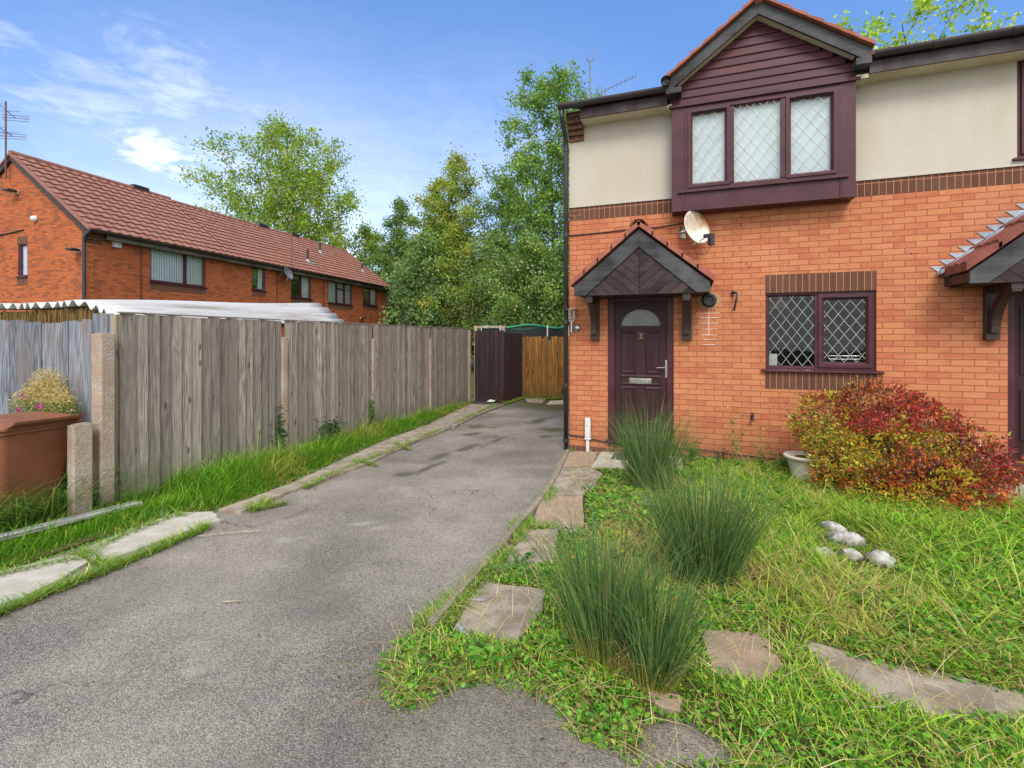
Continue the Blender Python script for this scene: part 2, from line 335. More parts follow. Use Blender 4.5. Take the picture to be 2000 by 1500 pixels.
# ---------------- ground ----------------
def grid(name,x0,x1,y0,y1,res,zf,attrs,mat,keep=None,kind='structure'):
    nx=int((x1-x0)/res)+1;ny=int((y1-y0)/res)+1; X,Y=np.meshgrid(np.linspace(x0,x1,nx),np.linspace(y0,y1,ny))
    Z=zf(X,Y); V=np.stack([X,Y,Z],-1).reshape(-1,3); i=np.arange((nx)*(ny)).reshape(ny,nx)
    q=np.stack([i[:-1,:-1],i[:-1,1:],i[1:,1:],i[1:,:-1]],-1).reshape(-1,4)
    if keep is not None:
        k=keep(X,Y); kq=(k[:-1,:-1]&k[:-1,1:]&k[1:,1:]&k[1:,:-1]).ravel(); q=q[kq]
        used=np.zeros(len(V),bool); used[q.ravel()]=True; mp=np.cumsum(used)-1; V=V[used]; q=mp[q]
    else: used=np.ones(len(V),bool)
    o=npmesh(name,V,np.full(len(q),4),q.ravel(),None,mat,smooth=True)
    for an,fn in attrs.items():
        a=o.data.attributes.new(an,'FLOAT','POINT'); a.data.foreach_set('value',fn(X,Y).reshape(-1)[used].astype(np.float32))
    if kind: o['kind']=kind
    return o
# asphalt
m,t,b=newmat('asphalt'); oc=t.N('ShaderNodeTexCoord').outputs['Object']
vo=t.N('ShaderNodeTexVoronoi',{'Vector':oc,'Scale':165.,'Randomness':1.}); cellc=t.N('ShaderNodeSeparateColor',{0:vo.outputs['Color']}).outputs[0]
n1=t.noise(oc,.7,6,.6); n2=t.noise(oc,5,5,.6); n3=t.noise(oc,38,4,.7)
cc=t.mix(t.mr(n1,.35,.65,0,1,True),S(110,105,96),S(157,150,138)); cc=t.mix(t.mr(n2,.35,.7,0,.4),cc,S(106,101,95))
cc=t.mix(t.mr(cellc,.45,1,0,.5),cc,S(190,182,168)); cc=t.mix(t.mr(cellc,.35,.0,0,.58),cc,S(66,61,56))
cc=t.mix(t.mr(n3,.5,.75,0,.4),cc,S(88,84,80))
A_=lambda n:t.N('ShaderNodeAttribute',attribute_name=n).outputs['Fac']
vc=t.N('ShaderNodeTexVoronoi',{'Vector':t.N('ShaderNodeVectorMath',{0:oc,1:t.N('ShaderNodeTexNoise',{'Vector':oc,'Scale':2.2,'Detail':5.}).outputs['Color']},operation='ADD').outputs[0],'Scale':.45},feature='DISTANCE_TO_EDGE').outputs['Distance']
crk=t.math('MULTIPLY',t.mr(vc,.0015,.006,1,0,True),t.mr(t.noise(oc,.55,2,.5),.50,.60)); cc=t.mix(t.math('MULTIPLY',crk,.6),cc,S(60,56,50))
cc=t.mix(A_('pale'),cc,S(176,170,160)); cc=t.mix(A_('damp'),cc,S(70,66,58)); cc=t.mix(t.math('MULTIPLY',A_('moss'),t.mr(n3,.3,.6,.5,1)),cc,S(84,84,44))
h=t.math('SUBTRACT',n3,vo.outputs['Distance']); setb(t,b,cc,t.mr(A_('damp'),0,1,.85,.55),h,.9,.006,spec=.3); ASPH=m
m,t,b=newmat('soil'); oc=t.N('ShaderNodeTexCoord').outputs['Object']; n1=t.noise(oc,3,5,.6); n2=t.noise(oc,40,5,.7)
cc=t.mix(t.mr(n1,.35,.65),S(78,78,40),S(96,84,56)); cc=t.mix(t.mr(n2,.45,.7,0,.6),cc,S(60,70,30)); setb(t,b,cc,.95,n2,.8,.02,spec=.1); SOIL=m
m,t,b=newmat('far_ground'); oc=t.N('ShaderNodeTexCoord').outputs['Object']; n1=t.noise(oc,.6,6,.6)
setb(t,b,t.mix(t.mr(n1,.35,.65),S(70,84,40),S(96,96,58)),.95,n1,.5,.05,spec=.1); FARG=m
g=MB(); g.box(-400,400,-60,900,-.6,-.06); g.build('ground',FARG)['kind']='structure'
def ell(X,Y,cx,cy,rx,ry,a=0,s=3.,seed=1,soft=.35):
    ca,sa=math.cos(a),math.sin(a); u=((X-cx)*ca+(Y-cy)*sa)/rx; v=(-(X-cx)*sa+(Y-cy)*ca)/ry
    d=np.sqrt(u*u+v*v)+ (vnoise(X,Y,s*2,seed)-.5)*2.0; return np.clip((1-d)/soft,0,1)
def damp(X,Y):
    r=np.zeros_like(X)
    for (px,py,qx,qy,wd) in [(1065,815,1035,828,.16),(1040,828,1008,822,.1),(930,868,900,880,.10),(940,853,990,853,.05),(985,853,925,880,.06),(870,885,850,893,.09),(790,925,775,928,.12),(880,895,810,925,.05),(930,845,915,848,.12),(1085,850,1060,852,.13),(1010,787,1095,790,.3)]:
        a=G(px,py);c_=G(qx,qy); L=math.hypot(a[0]-c_[0],a[1]-c_[1])/2; an=math.atan2(c_[1]-a[1],c_[0]-a[0])
        r=np.maximum(r,.8*ell(X,Y,(a[0]+c_[0])/2,(a[1]+c_[1])/2,L*1.1+wd,wd,an,2.,int(px),.6))
    r=np.maximum(r,np.clip((vnoise(X*.6+.3*Y,Y-.3*X,.8,77)-.54)/.1,0,1)*.30)
    r=np.maximum(r,np.clip(1-polydist(X,Y,GARD)/.35,0,1)*.35*vnoise(X,Y,4.,6))
    r=np.maximum(r,np.clip((Y-10.2)/1.3,0,1)*1.0*np.clip((vnoise(X,Y,1.3,15)-.3)/.25,0,1))
    return np.clip(r,0,1)*.9
def moss(X,Y):
    r=np.clip((Y-10.4)/1.4,0,1)*np.clip((vnoise(X,Y,1.6,5)-.34)/.2,0,1)
    for (px,py,rr) in [(935,833,.2),(1075,838,.22),(1000,770,.2)]:
        a=G(px,py); r=np.maximum(r,ell(X,Y,a[0],a[1],rr*1.5,rr,0,3,9))
    return np.clip(r,0,.85)
def pale(X,Y):
    r=np.clip((vnoise(X,Y,.55,3)-.52)/.2,0,1)*.3
    for (px,py,rx,ry) in [(375,1310,.07,.03),(430,1325,.06,.03),(700,1022,.14,.05),(735,1030,.08,.04),(560,1055,.12,.08),(30,1450,.06,.03),(520,1150,.05,.03),(690,1310,.04,.02)]:
        a=G(px,py); r=np.maximum(r,ell(X,Y,a[0],a[1],rx,ry,.6,8,int(px))*.45)
    return r
# garden outline on the right and verge on the left (ground-plane survey of the photograph)
GARD=[G(*p) for p in [(1130,905),(1085,985),(1030,1045),(975,1100),(905,1165),(840,1215),(770,1260),(742,1290),(735,1330),(760,1385),(815,1395),(870,1358),(960,1338),(1050,1362),(1100,1400),(1120,1440),(1180,1465),(1240,1500)]]+[(-.05,1.55),(.25,1.74),(.45,1.85),(.7,1.78),(.9,1.2),(1.5,.9),(5,.9),(5.5,7.2),(-1.15,7.2)]
grid('driveway',-7.2,7.5,-7,13.36,.05,lambda X,Y:(vnoise(X,Y,.5,2)-.5)*.02-.004,dict(damp=damp,moss=moss,pale=pale),ASPH)
PATCH=[G(*p) for p in [(1262,1425),(1330,1420),(1420,1465),(1440,1500),(1250,1500)]]
def bite(X,Y): return inpoly(X,Y,PATCH)
slabs=[[G(*p) for p in q] for q in [
 [(1103,886),(1330,892),(1335,920),(1156,920),(1178,930),(1140,970),(1060,970),(1084,919)],[(1065,972),(1138,974),(1140,1030),(1045,1032)],[(1035,1045),(1085,1042),(1078,1106),(990,1114)],
 [(950,1152),(1055,1166),(1050,1200),(1005,1255),(895,1232)],[(1375,1245),(1485,1252),(1515,1308),(1475,1338),(1400,1318)],[(1590,1268),(1700,1310),(1860,1340),(2090,1395),(2100,1415),(1850,1402),(1700,1360),(1635,1325)],[(1880,925),(2060,950),(2060,995),(1940,985)]]]
def gz(X,Y):
    d=polydist(X,Y,GARD); z=np.minimum(d*.3,.045)-.02+(vnoise(X,Y,2.,4)-.5)*.05*np.clip(d*3,0,1)
    for s_ in slabs: z=np.where(inpoly(X,Y,s_)|(polydist(X,Y,s_)<.05),np.minimum(z,.004),z)
    return z
grid('garden_soil',-1.6,5.3,.85,7.2,.05,gz,{},SOIL,keep=lambda X,Y:inpoly(X,Y,GARD)&~bite(X,Y))
VERGE=[(-5.43,-1),(-4.5,-1),(-4.5,1.6)]+[G(*p) for p in [(0,1122),(150,1074),(250,1038),(330,1014),(430,998),(561,947),(665,898),(755,858),(833,830),(918,790)]]+[(-5.43,11.8)]
grid('verge_soil',-9.5,-4.2,-1,11.9,.06,lambda X,Y:(vnoise(X,Y,2.,4)-.5)*.03+.012,{},SOIL,keep=lambda X,Y:inpoly(X,Y,VERGE)|((X<-5.35)&(Y<3.3)))

# kerb edgings
def kerb(name,pts,w_,h0,h1,label=None):
    mb=MB()
    for (a,c_) in zip(pts[:-1],pts[1:]):
        a=Vector((*a,0));c_=Vector((*c_,0)); L=(c_-a).length; k=max(1,round(L/.9))
        for i in range(k):
            p=a.lerp(c_,i/k+.004);q=a.lerp(c_,(i+1)/k-.004); n=(q-p).normalized().cross(Vector((0,0,1)))*w_/2; j=rnd.uniform(-.006,.006)
            zt=h1+j
            mb.add([p-n,q-n,q+n,p+n]+[v+Vector((0,0,zt)) for v in (p-n,q-n,q+n,p+n)],[(3,2,1,0),(4,5,6,7),(0,1,5,4),(1,2,6,5),(2,3,7,6),(3,0,4,7)])
    o=mb.build(name,KERB,bevel=.006); o['kind']='structure'; return o
kerb('kerb_edging',[G(*p) for p in [(1109,885),(1086,935),(1045,995),(990,1058),(935,1122),(842,1232)]],.055,0,.055)
kerb('kerb_edging',[G(*p) for p in [(975,795),(905,822),(815,862),(740,893),(660,922),(560,960)]],.06,0,.035)
def slab(pxs,label,mat=SLAB,th=.03,zb=0.0,group='paving slabs beside the driveway'):
    pts=[G(*p) for p in pxs]; cx=sum(p[0] for p in pts)/len(pts); cy=sum(p[1] for p in pts)/len(pts)
    # rough edge: subdivide outline and jitter
    q=[]
    for a,c_ in zip(pts,pts[1:]+pts[:1]):
        for k in range(5):
            f=k/5; j=.0 if k==0 else .008; q.append((a[0]+(c_[0]-a[0])*f-cx+rnd.uniform(-j,j),a[1]+(c_[1]-a[1])*f-cy+rnd.uniform(-j,j)))
    if sum(q[i][0]*q[(i+1)%len(q)][1]-q[(i+1)%len(q)][0]*q[i][1] for i in range(len(q)))<0: q=q[::-1]
    mb=MB(); mb.prism(q,-.02,th,'z'); o=mb.build('paving_slab',mat,bevel=.006); o.location=(cx,cy,zb); return tag(o,label,'paving slab',group)
slab([(1103,886),(1168,886),(1158,914),(1086,916)],'small pinkish paving slab in front of the brick wall beside the downpipe',SLABP)
slab([(1174,886),(1330,892),(1335,925),(1155,916)],'pale paving slab lying along the front door step',SLABL)
slab([(1084,919),(1156,917),(1178,930),(1140,970),(1060,970)],'plain paving slab second from the house wall beside the kerb',SLAB)
slab([(1060,974),(1138,974),(1140,1030),(1037,1032)],'squarish brown paving slab third along the kerb, above a grassy joint',SLABP)
slab([(1025,1042),(1090,1038),(1085,1110),(978,1120)],'paving slab with a nettle sprig growing over it, next before the largest kerb slab',SLAB)
slab([(940,1143),(1065,1160),(1060,1200),(1010,1266),(885,1238)],'largest kerbside paving slab with two grey plastic strips on it',SLAB)
slab([(1365,1238),(1490,1245),(1530,1312),(1480,1345),(1395,1325)],'sandy square paving slab sunk in grass behind the nearest rush clump',SLABP)
slab([(1565,1256),(1700,1300),(1860,1328),(2090,1385),(2100,1425),(1850,1412),(1700,1370),(1625,1335)],'long narrow grey paving slab crossing the grass at lower right',SLAB)
slab([(1250,1358),(1330,1378),(1330,1410),(1290,1400)],'broken stone slab corner under the nearest rush clump',SLABP,.05)
slab([(1880,925),(2060,950),(2060,995),(1940,985),(1900,950)],'pale paving slab below the neighbouring door at the right edge',SLABL)
for i,(px,lab,mt) in enumerate([
  ([(-120,1148),(60,1108),(150,1088),(172,1104),(120,1136),(50,1172),(-120,1232)],'pale concrete slab of the left strip, nearest the camera',SLABL),
  ([(160,1084),(200,1062),(250,1041),(345,1006),(415,1004),(432,1020),(300,1066),(215,1098),(178,1100)],'clean pale concrete slab of the left strip ending by a grass tuft',SLABL),
  ([(425,1000),(561,951),(602,950),(560,966),(470,1004)],'narrow cracked slab of the left strip between two grass rows',SLAB),
  ([(567,949),(665,903),(716,909),(610,948)],'stained grey slab of the left strip beside the second fence panel',SLAB),
  ([(670,901),(755,862),(806,867),(721,907)],'grey slab of the left strip with a pale scuff on it',SLAB),
  ([(760,860),(833,833),(882,837),(811,865)],'mossy grey slab of the left strip next before the gate slab',SLAB),
  ([(838,832),(918,791),(970,793),(887,835)],'broad grey slab in front of the dark gate',SLAB)]): slab(px,lab,mt,.028,0,'concrete slabs of the left strip')
slab([(1022,777),(1068,779),(1060,787),(1030,785)],'dark worn slab at the foot of the orange brown fence',SLAB,.02)
slab([(1075,784),(1100,783),(1100,789),(1068,790)],'light worn slab between the orange brown fence and the downpipe',SLABL,.02)

# ---------------- main house ----------------
HX=-1.721; FY=7.22
H=thing('semi_detached_house','orange brick semi-detached house with cream upper storey and maroon bay window','house',(HX,FY,0))
def wallslab(mb,x0,x1,z0,z1,y0,y1,holes):
    xs=sorted({x0,x1}|{v for h_ in holes for v in h_[:2]}); zs=sorted({z0,z1}|{v for h_ in holes for v in h_[2:]})
    def solid(a,c_,e,f): 
        mx,mz=(a+c_)/2,(e+f)/2; return not any(h_[0]<mx<h_[1] and h_[2]<mz<h_[3] for h_ in holes)
    for i in range(len(xs)-1):
        run=None
        for j in range(len(zs)-1):
            s_=solid(xs[i],xs[i+1],zs[j],zs[j+1])
            if s_ and run is None: run=zs[j]
            if run is not None and (not s_ or j==len(zs)-2):
                e=zs[j] if not s_ else zs[j+1]
                mb.add([(xs[i],y0,run),(xs[i+1],y0,run),(xs[i+1],y0,e),(xs[i],y0,e)],[(0,1,2,3)]); run=None
    for h_ in holes:  # reveals
        a,c_,e,f=h_
        mb.add([(a,y0,e),(c_,y0,e),(c_,y1,e),(a,y1,e)],[(0,1,2,3)]); mb.add([(a,y0,f),(c_,y0,f),(c_,y1,f),(a,y1,f)],[(3,2,1,0)])
        mb.add([(a,y0,e),(a,y1,e),(a,y1,f),(a,y0,f)],[(0,1,2,3)]); mb.add([(c_,y0,e),(c_,y1,e),(c_,y1,f),(c_,y0,f)],[(3,2,1,0)])
DX0,DX1,DZ0,DZ1=-1.145,-.224,.166,2.30
WX0,WX1,WZ0,WZ1=.928,2.157,1.27,2.275
NX0,NX1=3.416,4.34
XR=8.6; YB=15.2
mb=MB(); wallslab(mb,HX,XR,-.05,3.445,FY,FY+.12,[(DX0,DX1,DZ0,DZ1),(WX0,WX1,WZ0,WZ1),(NX0,NX1,.22,2.30)])
mb.add([(HX,FY,-.05),(HX,YB,-.05),(HX,YB,4.95),(HX,FY,4.95)],[(0,1,2,3)]); mb.add([(XR,FY,-.05),(XR,YB,-.05),(XR,YB,4.95),(XR,FY,4.95)],[(3,2,1,0)])
mb.add([(HX,YB,-.05),(XR,YB,-.05),(XR,YB,4.95),(HX,YB,4.95)],[(3,2,1,0)])
mb.build('brick_wall',BR,H)
mb=MB(); wallslab(mb,HX,XR,3.655,5.0,FY-.012,FY+.11,[(-.2,1.83,3.655,4.8),(3.493,5.6,3.73,4.9)]); mb.box(HX,XR,FY-.02,FY+.05,3.640,3.656); mb.build('render_wall',REN,H)
mb=MB(); mb.box(HX+.2,-.242,FY-.003,FY+.06,3.445,3.64); mb.box(1.876,XR,FY-.003,FY+.06,3.445,3.64); mb.build_each('brick_band',BRD,H)
mb=MB(); mb.box(HX-.003,HX+.2,FY-.004,FY+.21,3.445,3.64); mb.build('brick_quoin',BRC,H); mb=MB()
for k,(z0,z1,pr) in enumerate([(4.62,4.70,.02),(4.70,4.775,.055),(4.775,4.85,.095),(4.85,4.925,.14),(4.925,5.0,.18)]): mb.box(HX-.004,HX+.225,FY-pr-.012,FY+.1,z0,z1)
mb.build('brick_corbel',BRC,H,bevel=.004)
mb=MB(); mb.box(WX0-.002,WX1+.002,FY-.003,FY+.1,2.2755,2.515); mb.build('window_lintel',BRD,H)
mb=MB(); mb.box(WX0-.002,WX1+.002,FY-.003,FY+.1,1.015,1.24); mb.build('window_apron',BRD,H)
mb=MB(); mb.box(DX0+.0,DX1,FY-.004,FY+.1,.075,.16); mb.build('door_step',BRC,H)
mb=MB(); mb.box(HX,XR,FY-.018,FY+.02,-.05,.075); mb.build('brick_plinth',BRC,H)
def lattice(mb,x0,x1,z0,z1,dw,dh,y,w_):
    s=dh/dw; cx=(x0+x1)/2
    for sg in (1,-1):
        k=-30
        while k<30:
            # line z = z0 + sg*s*(x-cx) + k*dh
            pts=[]
            for x in (x0,x1):
                z=z0+sg*s*(x-cx)+k*dh
                if z0<=z<=z1: pts.append((x,z))
            for z in (z0,z1):
                x=cx+(z-z0-k*dh)/(sg*s)
                if x0<x<x1: pts.append((x,z))
            if len(pts)>=2:
                pts.sort(); a,c_=pts[0],pts[-1]
                if math.hypot(a[0]-c_[0],a[1]-c_[1])>.02:
                    d=Vector((c_[0]-a[0],0,c_[1]-a[1])).normalized(); n=Vector((-d.z,0,d.x))*w_/2; A=Vector((a[0],y,a[1]));B=Vector((c_[0],y,c_[1]));o=Vector((0,-.003,0))
                    mb.add([A-n+o,B-n+o,B+n+o,A+n+o,A-n,B-n,B+n,A+n],[(0,1,2,3),(7,6,5,4),(0,4,5,1),(3,2,6,7)])
            k+=1
def frame(mb,x0,x1,z0,z1,w_,y0,y1):
    """mitred picture frame with a chamfer towards the glass"""
    o=[(x0,z0),(x1,z0),(x1,z1),(x0,z1)]; i=[(x0+w_,z0+w_),(x1-w_,z0+w_),(x1-w_,z1-w_),(x0+w_,z1-w_)]; m_=[(x0+w_*.6,z0+w_*.6),(x1-w_*.6,z0+w_*.6),(x1-w_*.6,z1-w_*.6),(x0+w_*.6,z1-w_*.6)]
    vs=[(p[0],y1,p[1]) for p in o]+[(p[0],y0,p[1]) for p in o]+[(p[0],y0,p[1]) for p in m_]+[(p[0],y0+(y1-y0)*.45,p[1]) for p in i]+[(p[0],y1,p[1]) for p in i]
    fs=[]
    for k in range(4):
        j=(k+1)%4
        for a in (0,4,8,12): fs.append((a+k,a+j,a+4+j,a+4+k))
    mb.add(vs,fs)
# lower window
W=MB(); frame(W,WX0,WX1,WZ0,WZ1,.05,FY-.0+.03,FY+.09); W.box(1.50,1.56,FY+.032,FY+.09,WZ0+.04,WZ1-.04)
frame(W,1.535,WX1-.035,WZ0+.035,WZ1-.035,.07,FY+.012,FY+.085)
wo=W.build('window',MAR,H,bevel=.003)
mb=MB(); mb.prism([(FY-.05,1.242),(FY+.06,1.242),(FY+.06,1.285),(FY-.04,1.262),(FY-.05,1.26)],WX0-.045,WX1+.07,'x'); mb.build('window_sill',MAR,wo,bevel=.003)
mb=MB(); mb.box(1.72,1.98,FY+.0,FY+.02,2.198,2.212); mb.build('trickle_vent',BMET,wo)
mb=MB(); mb.box(WX0+.04,1.51,FY+.052,FY+.056,WZ0+.04,WZ1-.04); mb.box(1.59,WX1-.09,FY+.052,FY+.056,WZ0+.09,WZ1-.09); mb.build('window_pane',GLS,wo)
mb=MB(); lattice(mb,WX0+.05,1.50,WZ0+.05,WZ1-.05,.125,.175,FY+.05,.006); lattice(mb,1.605,WX1-.105,WZ0+.105,WZ1-.105,.128,.175,FY+.05,.006); mb.build('window_lead',LEADC,wo)
# room behind the lower window, open towards the glass
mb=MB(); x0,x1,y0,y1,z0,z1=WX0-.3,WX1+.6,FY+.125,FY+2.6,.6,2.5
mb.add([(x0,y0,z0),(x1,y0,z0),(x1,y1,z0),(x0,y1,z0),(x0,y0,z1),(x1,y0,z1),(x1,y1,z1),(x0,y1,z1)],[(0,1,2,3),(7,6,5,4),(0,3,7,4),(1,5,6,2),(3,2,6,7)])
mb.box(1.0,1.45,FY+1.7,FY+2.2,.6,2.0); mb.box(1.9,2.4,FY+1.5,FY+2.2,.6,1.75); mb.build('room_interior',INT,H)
mb=MB(); mb.box(WX0,WX1,FY+.1,FY+.30,WZ0-.02,WZ0+.0); mb.build('inner_sill',SOF,wo)
mb=MB(); mb.box(.985,1.085,FY+.12,FY+.2,WZ0+.002,WZ0+.20); tag(mb.build('card_box',WHT,bevel=.004),'small white box on the inner sill of the lower window','box')
mb=MB()
for i in range(12): mb.tube([(1.68+i*.035,FY+.14,WZ0+.01),(1.68+i*.035,FY+.14,WZ0+.19)],.0025,5)
for j in range(5): mb.tube([(1.68,FY+.14,WZ0+.015+j*.042),(2.065,FY+.14,WZ0+.015+j*.042)],.0025,5)
for i in (0,1): mb.tube([(1.68+i*.385,FY+.14,WZ0+.18),(1.68+i*.385,FY+.29,WZ0+.18),(1.68+i*.385,FY+.29,WZ0+.01)],.003,5)
tag(mb.build('wire_basket',CHR),'grey wire basket standing inside the lower window','basket')
mb=MB(); mb.lathe([(.17,0),(.11,.16),(.105,.16),(.16,0)],(1.18,FY+.8,2.12),20); mb.tube([(1.18,FY+.8,2.2),(1.18,FY+.8,2.5)],.004,5); tag(mb.build('lamp_shade_pendant',SOF),'pale pendant shade hanging in the room behind the lower window','pendant lamp')
# front door with its frame
Y0=FY+.03
D=MB(); mb=D
for (a,c_,e,f) in [(DX0,DX0+.09,DZ0,DZ1),(DX1-.09,DX1,DZ0,DZ1),(DX0+.09,DX1-.09,DZ1-.085,DZ1)]: mb.box(a,c_,Y0,FY+.11,e,f)
mb.box(DX0-.03,DX1+.03,FY-.05,FY+.1,DZ0-.005,DZ0+.03)
dfm=mb.build('door_frame',MAR,H,bevel=.004)
mb=MB(); dx0,dx1=DX0+.09,DX1-.09; dy=Y0+.03; fx=(F(1214,620)[0]+F(1288,620)[0])/2; fz=F(1250,636)[1]; frx=.272; frz=.235
mb.box(dx0,dx1,dy,dy+.05,DZ0+.03,DZ1-.085); dr=mb.build('front_door',DOORM,H,bevel=.003)
def panel(x0,x1,z0,z1):
    mb=MB(); o=[(x0,z0),(x1,z0),(x1,z1),(x0,z1)]; k=.022
    i=[(x0+k,z0+k),(x1-k,z0+k),(x1-k,z1-k),(x0+k,z1-k)]; i2=[(x0+2*k,z0+2*k),(x1-2*k,z0+2*k),(x1-2*k,z1-2*k),(x0+2*k,z1-2*k)]
    mb.add([(p[0],dy,p[1]) for p in o]+[(p[0],dy-.012,p[1]) for p in i]+[(p[0],dy-.004,p[1]) for p in i2],[(a+k_,a+(k_+1)%4,a+4+(k_+1)%4,a+4+k_) for a in (0,4) for k_ in range(4)]+[(8,9,10,11)])
    mb.build('door_panel',DOORM,dr)
zt=lambda py:F(1250,py)[1]
xl0,xl1=F(1211,700)[0],F(1241,700)[0]; xr0,xr1=F(1260,700)[0],F(1291,700)[0]
for (a,c_) in ((xl0,xl1),(xr0,xr1)): panel(a,c_,zt(731),zt(646)); panel(a,c_,zt(828),zt(756))
panel(xl0,xr1,zt(754),zt(733)); panel(xl0,xr1,DZ0+.07,DZ0+.13)
arc=lambda k:[(fx+frx*k*math.cos(math.pi*i/24),fz+frz*k*math.sin(math.pi*i/24)) for i in range(25)]
mb=MB(); o1,o2=arc(1.16),arc(1.0)
o1=[(fx+frx*1.14,fz-.045)]+o1+[(fx-frx*1.14,fz-.045)]; o2=[(fx+frx,fz)]+o2+[(fx-frx,fz)]
for i in range(len(o1)-1): mb.prism([o1[i],o1[i+1],o2[i+1],o2[i]],dy-.022,dy+.001)
mb.prism([o1[0],o2[0],o2[-1],o1[-1]],dy-.022,dy+.001)
mb.build('fanlight_frame',DOORM,dr)
mb=MB(); mb.prism(arc(.995),dy-.006,dy+.002); mb.build('fanlight_glass',FROST,dr)
hx=F(1301,716)[0]
mb=MB(); mb.box(hx-.016,hx+.016,dy-.012,dy,zt(737),zt(703)); mb.tube([(hx,dy-.01,zt(717)),(hx,dy-.055,zt(717)),(hx-.13,dy-.055,zt(717)-.004)],.009,8); mb.build('door_handle',CHR,dr,bevel=.003)
mb=MB(); mb.box(F(1228,0)[0],F(1272,0)[0],dy-.018,dy-.01,zt(750),zt(739)); mb.box(F(1230,0)[0],F(1270,0)[0],dy-.024,dy-.017,zt(748),zt(741)); mb.build('letterbox',CHR,dr,bevel=.004)
mb=MB(); nx=F(1251,0)[0]; nz=zt(656); mb.box(nx-.04,nx+.04,dy-.006,dy,nz-.042,nz+.042); npl=mb.build('number_plate',BRKT,dr)
BRASS=simple('aged_brass',S(170,140,84),S(140,112,66),scale=9,rough=.4,metal=.6)
mb=MB(); mb.box(nx-.006,nx+.006,dy-.012,dy-.006,nz-.03,nz+.03); mb.prism([(nx-.006,nz+.03),(nx-.006,nz+.016),(nx-.022,nz+.012)],dy-.012,dy-.006); mb.box(nx-.02,nx+.02,dy-.012,dy-.0061,nz-.036,nz-.03)
for (a,e) in ((nx-.04,nz-.042),(nx-.04,nz+.038)): mb.box(a,a+.08,dy-.009,dy-.0062,e,e+.004)
mb.build('number_one',BRASS,dr)
# bay window
BX0,BX1,BZ0,BZ1,BY=-.242,1.876,3.39,4.80,6.97
mb=MB(); wx0,wx1,wz0,wz1=-.072,1.706,3.66,4.755
mb.box(BX0,wx0,BY,FY+.1,BZ0,BZ1+.1); mb.box(wx1,BX1,BY,FY+.1,BZ0,BZ1+.1); mb.box(wx0,wx1,BY+.004,FY+.1,BZ0,wz0); mb.box(wx0,wx1,BY+.004,FY+.1,wz1,BZ1+.1)
bay=mb.build('bay_window',MAR,H,bevel=.004)
mb=MB(); mb.box(wx0-.09,wx1+.09,BY-.035,BY+.03,wz0-.03,wz0-.005); mb.box(wx0-.04,wx0-.02,BY-.008,BY+.02,BZ0+.01,wz0-.04); mb.box(wx1+.02,wx1+.04,BY-.008,BY+.02,BZ0+.01,wz0-.04); mb.build('window_sill',MAR,bay,bevel=.003)
mb=MB(); frame(mb,wx0,wx1,wz0,wz1,.06,BY-.012,BY+.06)
xa0,xa1=F(1351,0,BY)[0],F(1417,0,BY)[0]; xb0,xb1=F(1434,0,BY)[0],F(1525,0,BY)[0]; xc0,xc1=F(1546,0,BY)[0],F(1621,0,BY)[0]
mb.box(xa1+.03,xb0-.002,BY-.01,BY+.06,wz0+.05,wz1-.05); mb.box(xb1+.002,xc0-.05,BY-.01,BY+.06,wz0+.05,wz1-.05)
frame(mb,wx0+.035,xa1+.052,wz0+.03,wz1-.03,.06,BY-.028,BY+.05); frame(mb,xc0-.065,wx1-.03,wz0+.03,wz1-.03,.06,BY-.028,BY+.05)
mb.build('window_frame',MAR,bay,bevel=.002)
mb=MB(); lattice(mb,xa0-.01,xa1,wz0+.09,wz1-.09,.15,.205,BY+.012,.007); lattice(mb,xb0,xb1,wz0+.055,wz1-.055,.155,.205,BY+.012,.007); lattice(mb,xc0,xc1,wz0+.09,wz1-.09,.16,.205,BY+.012,.007); mb.build('window_lead',LEADC,bay)
mb=MB(); mb.box(wx0+.03,wx1-.03,BY+.016,BY+.02,wz0+.04,wz1-.04); mb.build('window_pane',GLS,bay)
mb=MB(); mb.box(wx0,wx1,BY+.065,BY+.075,wz0,wz1); mb.build('window_blind',BLIND,bay)
for (a,c_) in ((xa0+.02,xa1-.05),(xc0+.05,xc1-.02)):
    mb=MB(); mb.box(a,c_,BY-.034,BY-.028,wz1-.062,wz1-.05); mb.build('trickle_vent',BMET,bay)
# gable above the bay
AP=(.794,5.70); 
gx0,gx1,gzl=BX0-.02,BX1+.02,4.80
mb=MB(); ax_,az_=AP
n=9; zz=[gzl+i*(az_-gzl+.08)/n for i in range(n+1)]
for i in range(n):
    z0,z1=zz[i],zz[i+1]; sl_=(az_+.06-4.83)/(1.12)
    hw0=min(1.06,max(0,(az_+.12-z0)/sl_)); 
    mb.t=rnd.random(); mb.prism([(FY-.25-.012,z0),(FY-.25+.05,z0),(FY-.25+.05,z1),(FY-.25+.004,z1),(FY-.25-.012,z0+.012)],ax_-hw0,ax_+hw0,'x')
gab=mb.build('gable_cladding',MARW,H)
mb=MB(); mb.box(BX0-.04,BX1+.04,BY-.03,BY+.0,4.79,4.825); mb.build('gable_trim',MAR,gab)
def sloped(mb,x0,z0,x1,z1,th,y0,y1,down=True):
    mb.prism([(x0,z0),(x1,z1),(x1,z1-th),(x0,z0-th)] if down else [(x0,z0),(x1,z1),(x1,z1+th),(x0,z0+th)],y0,y1)
barges=[]
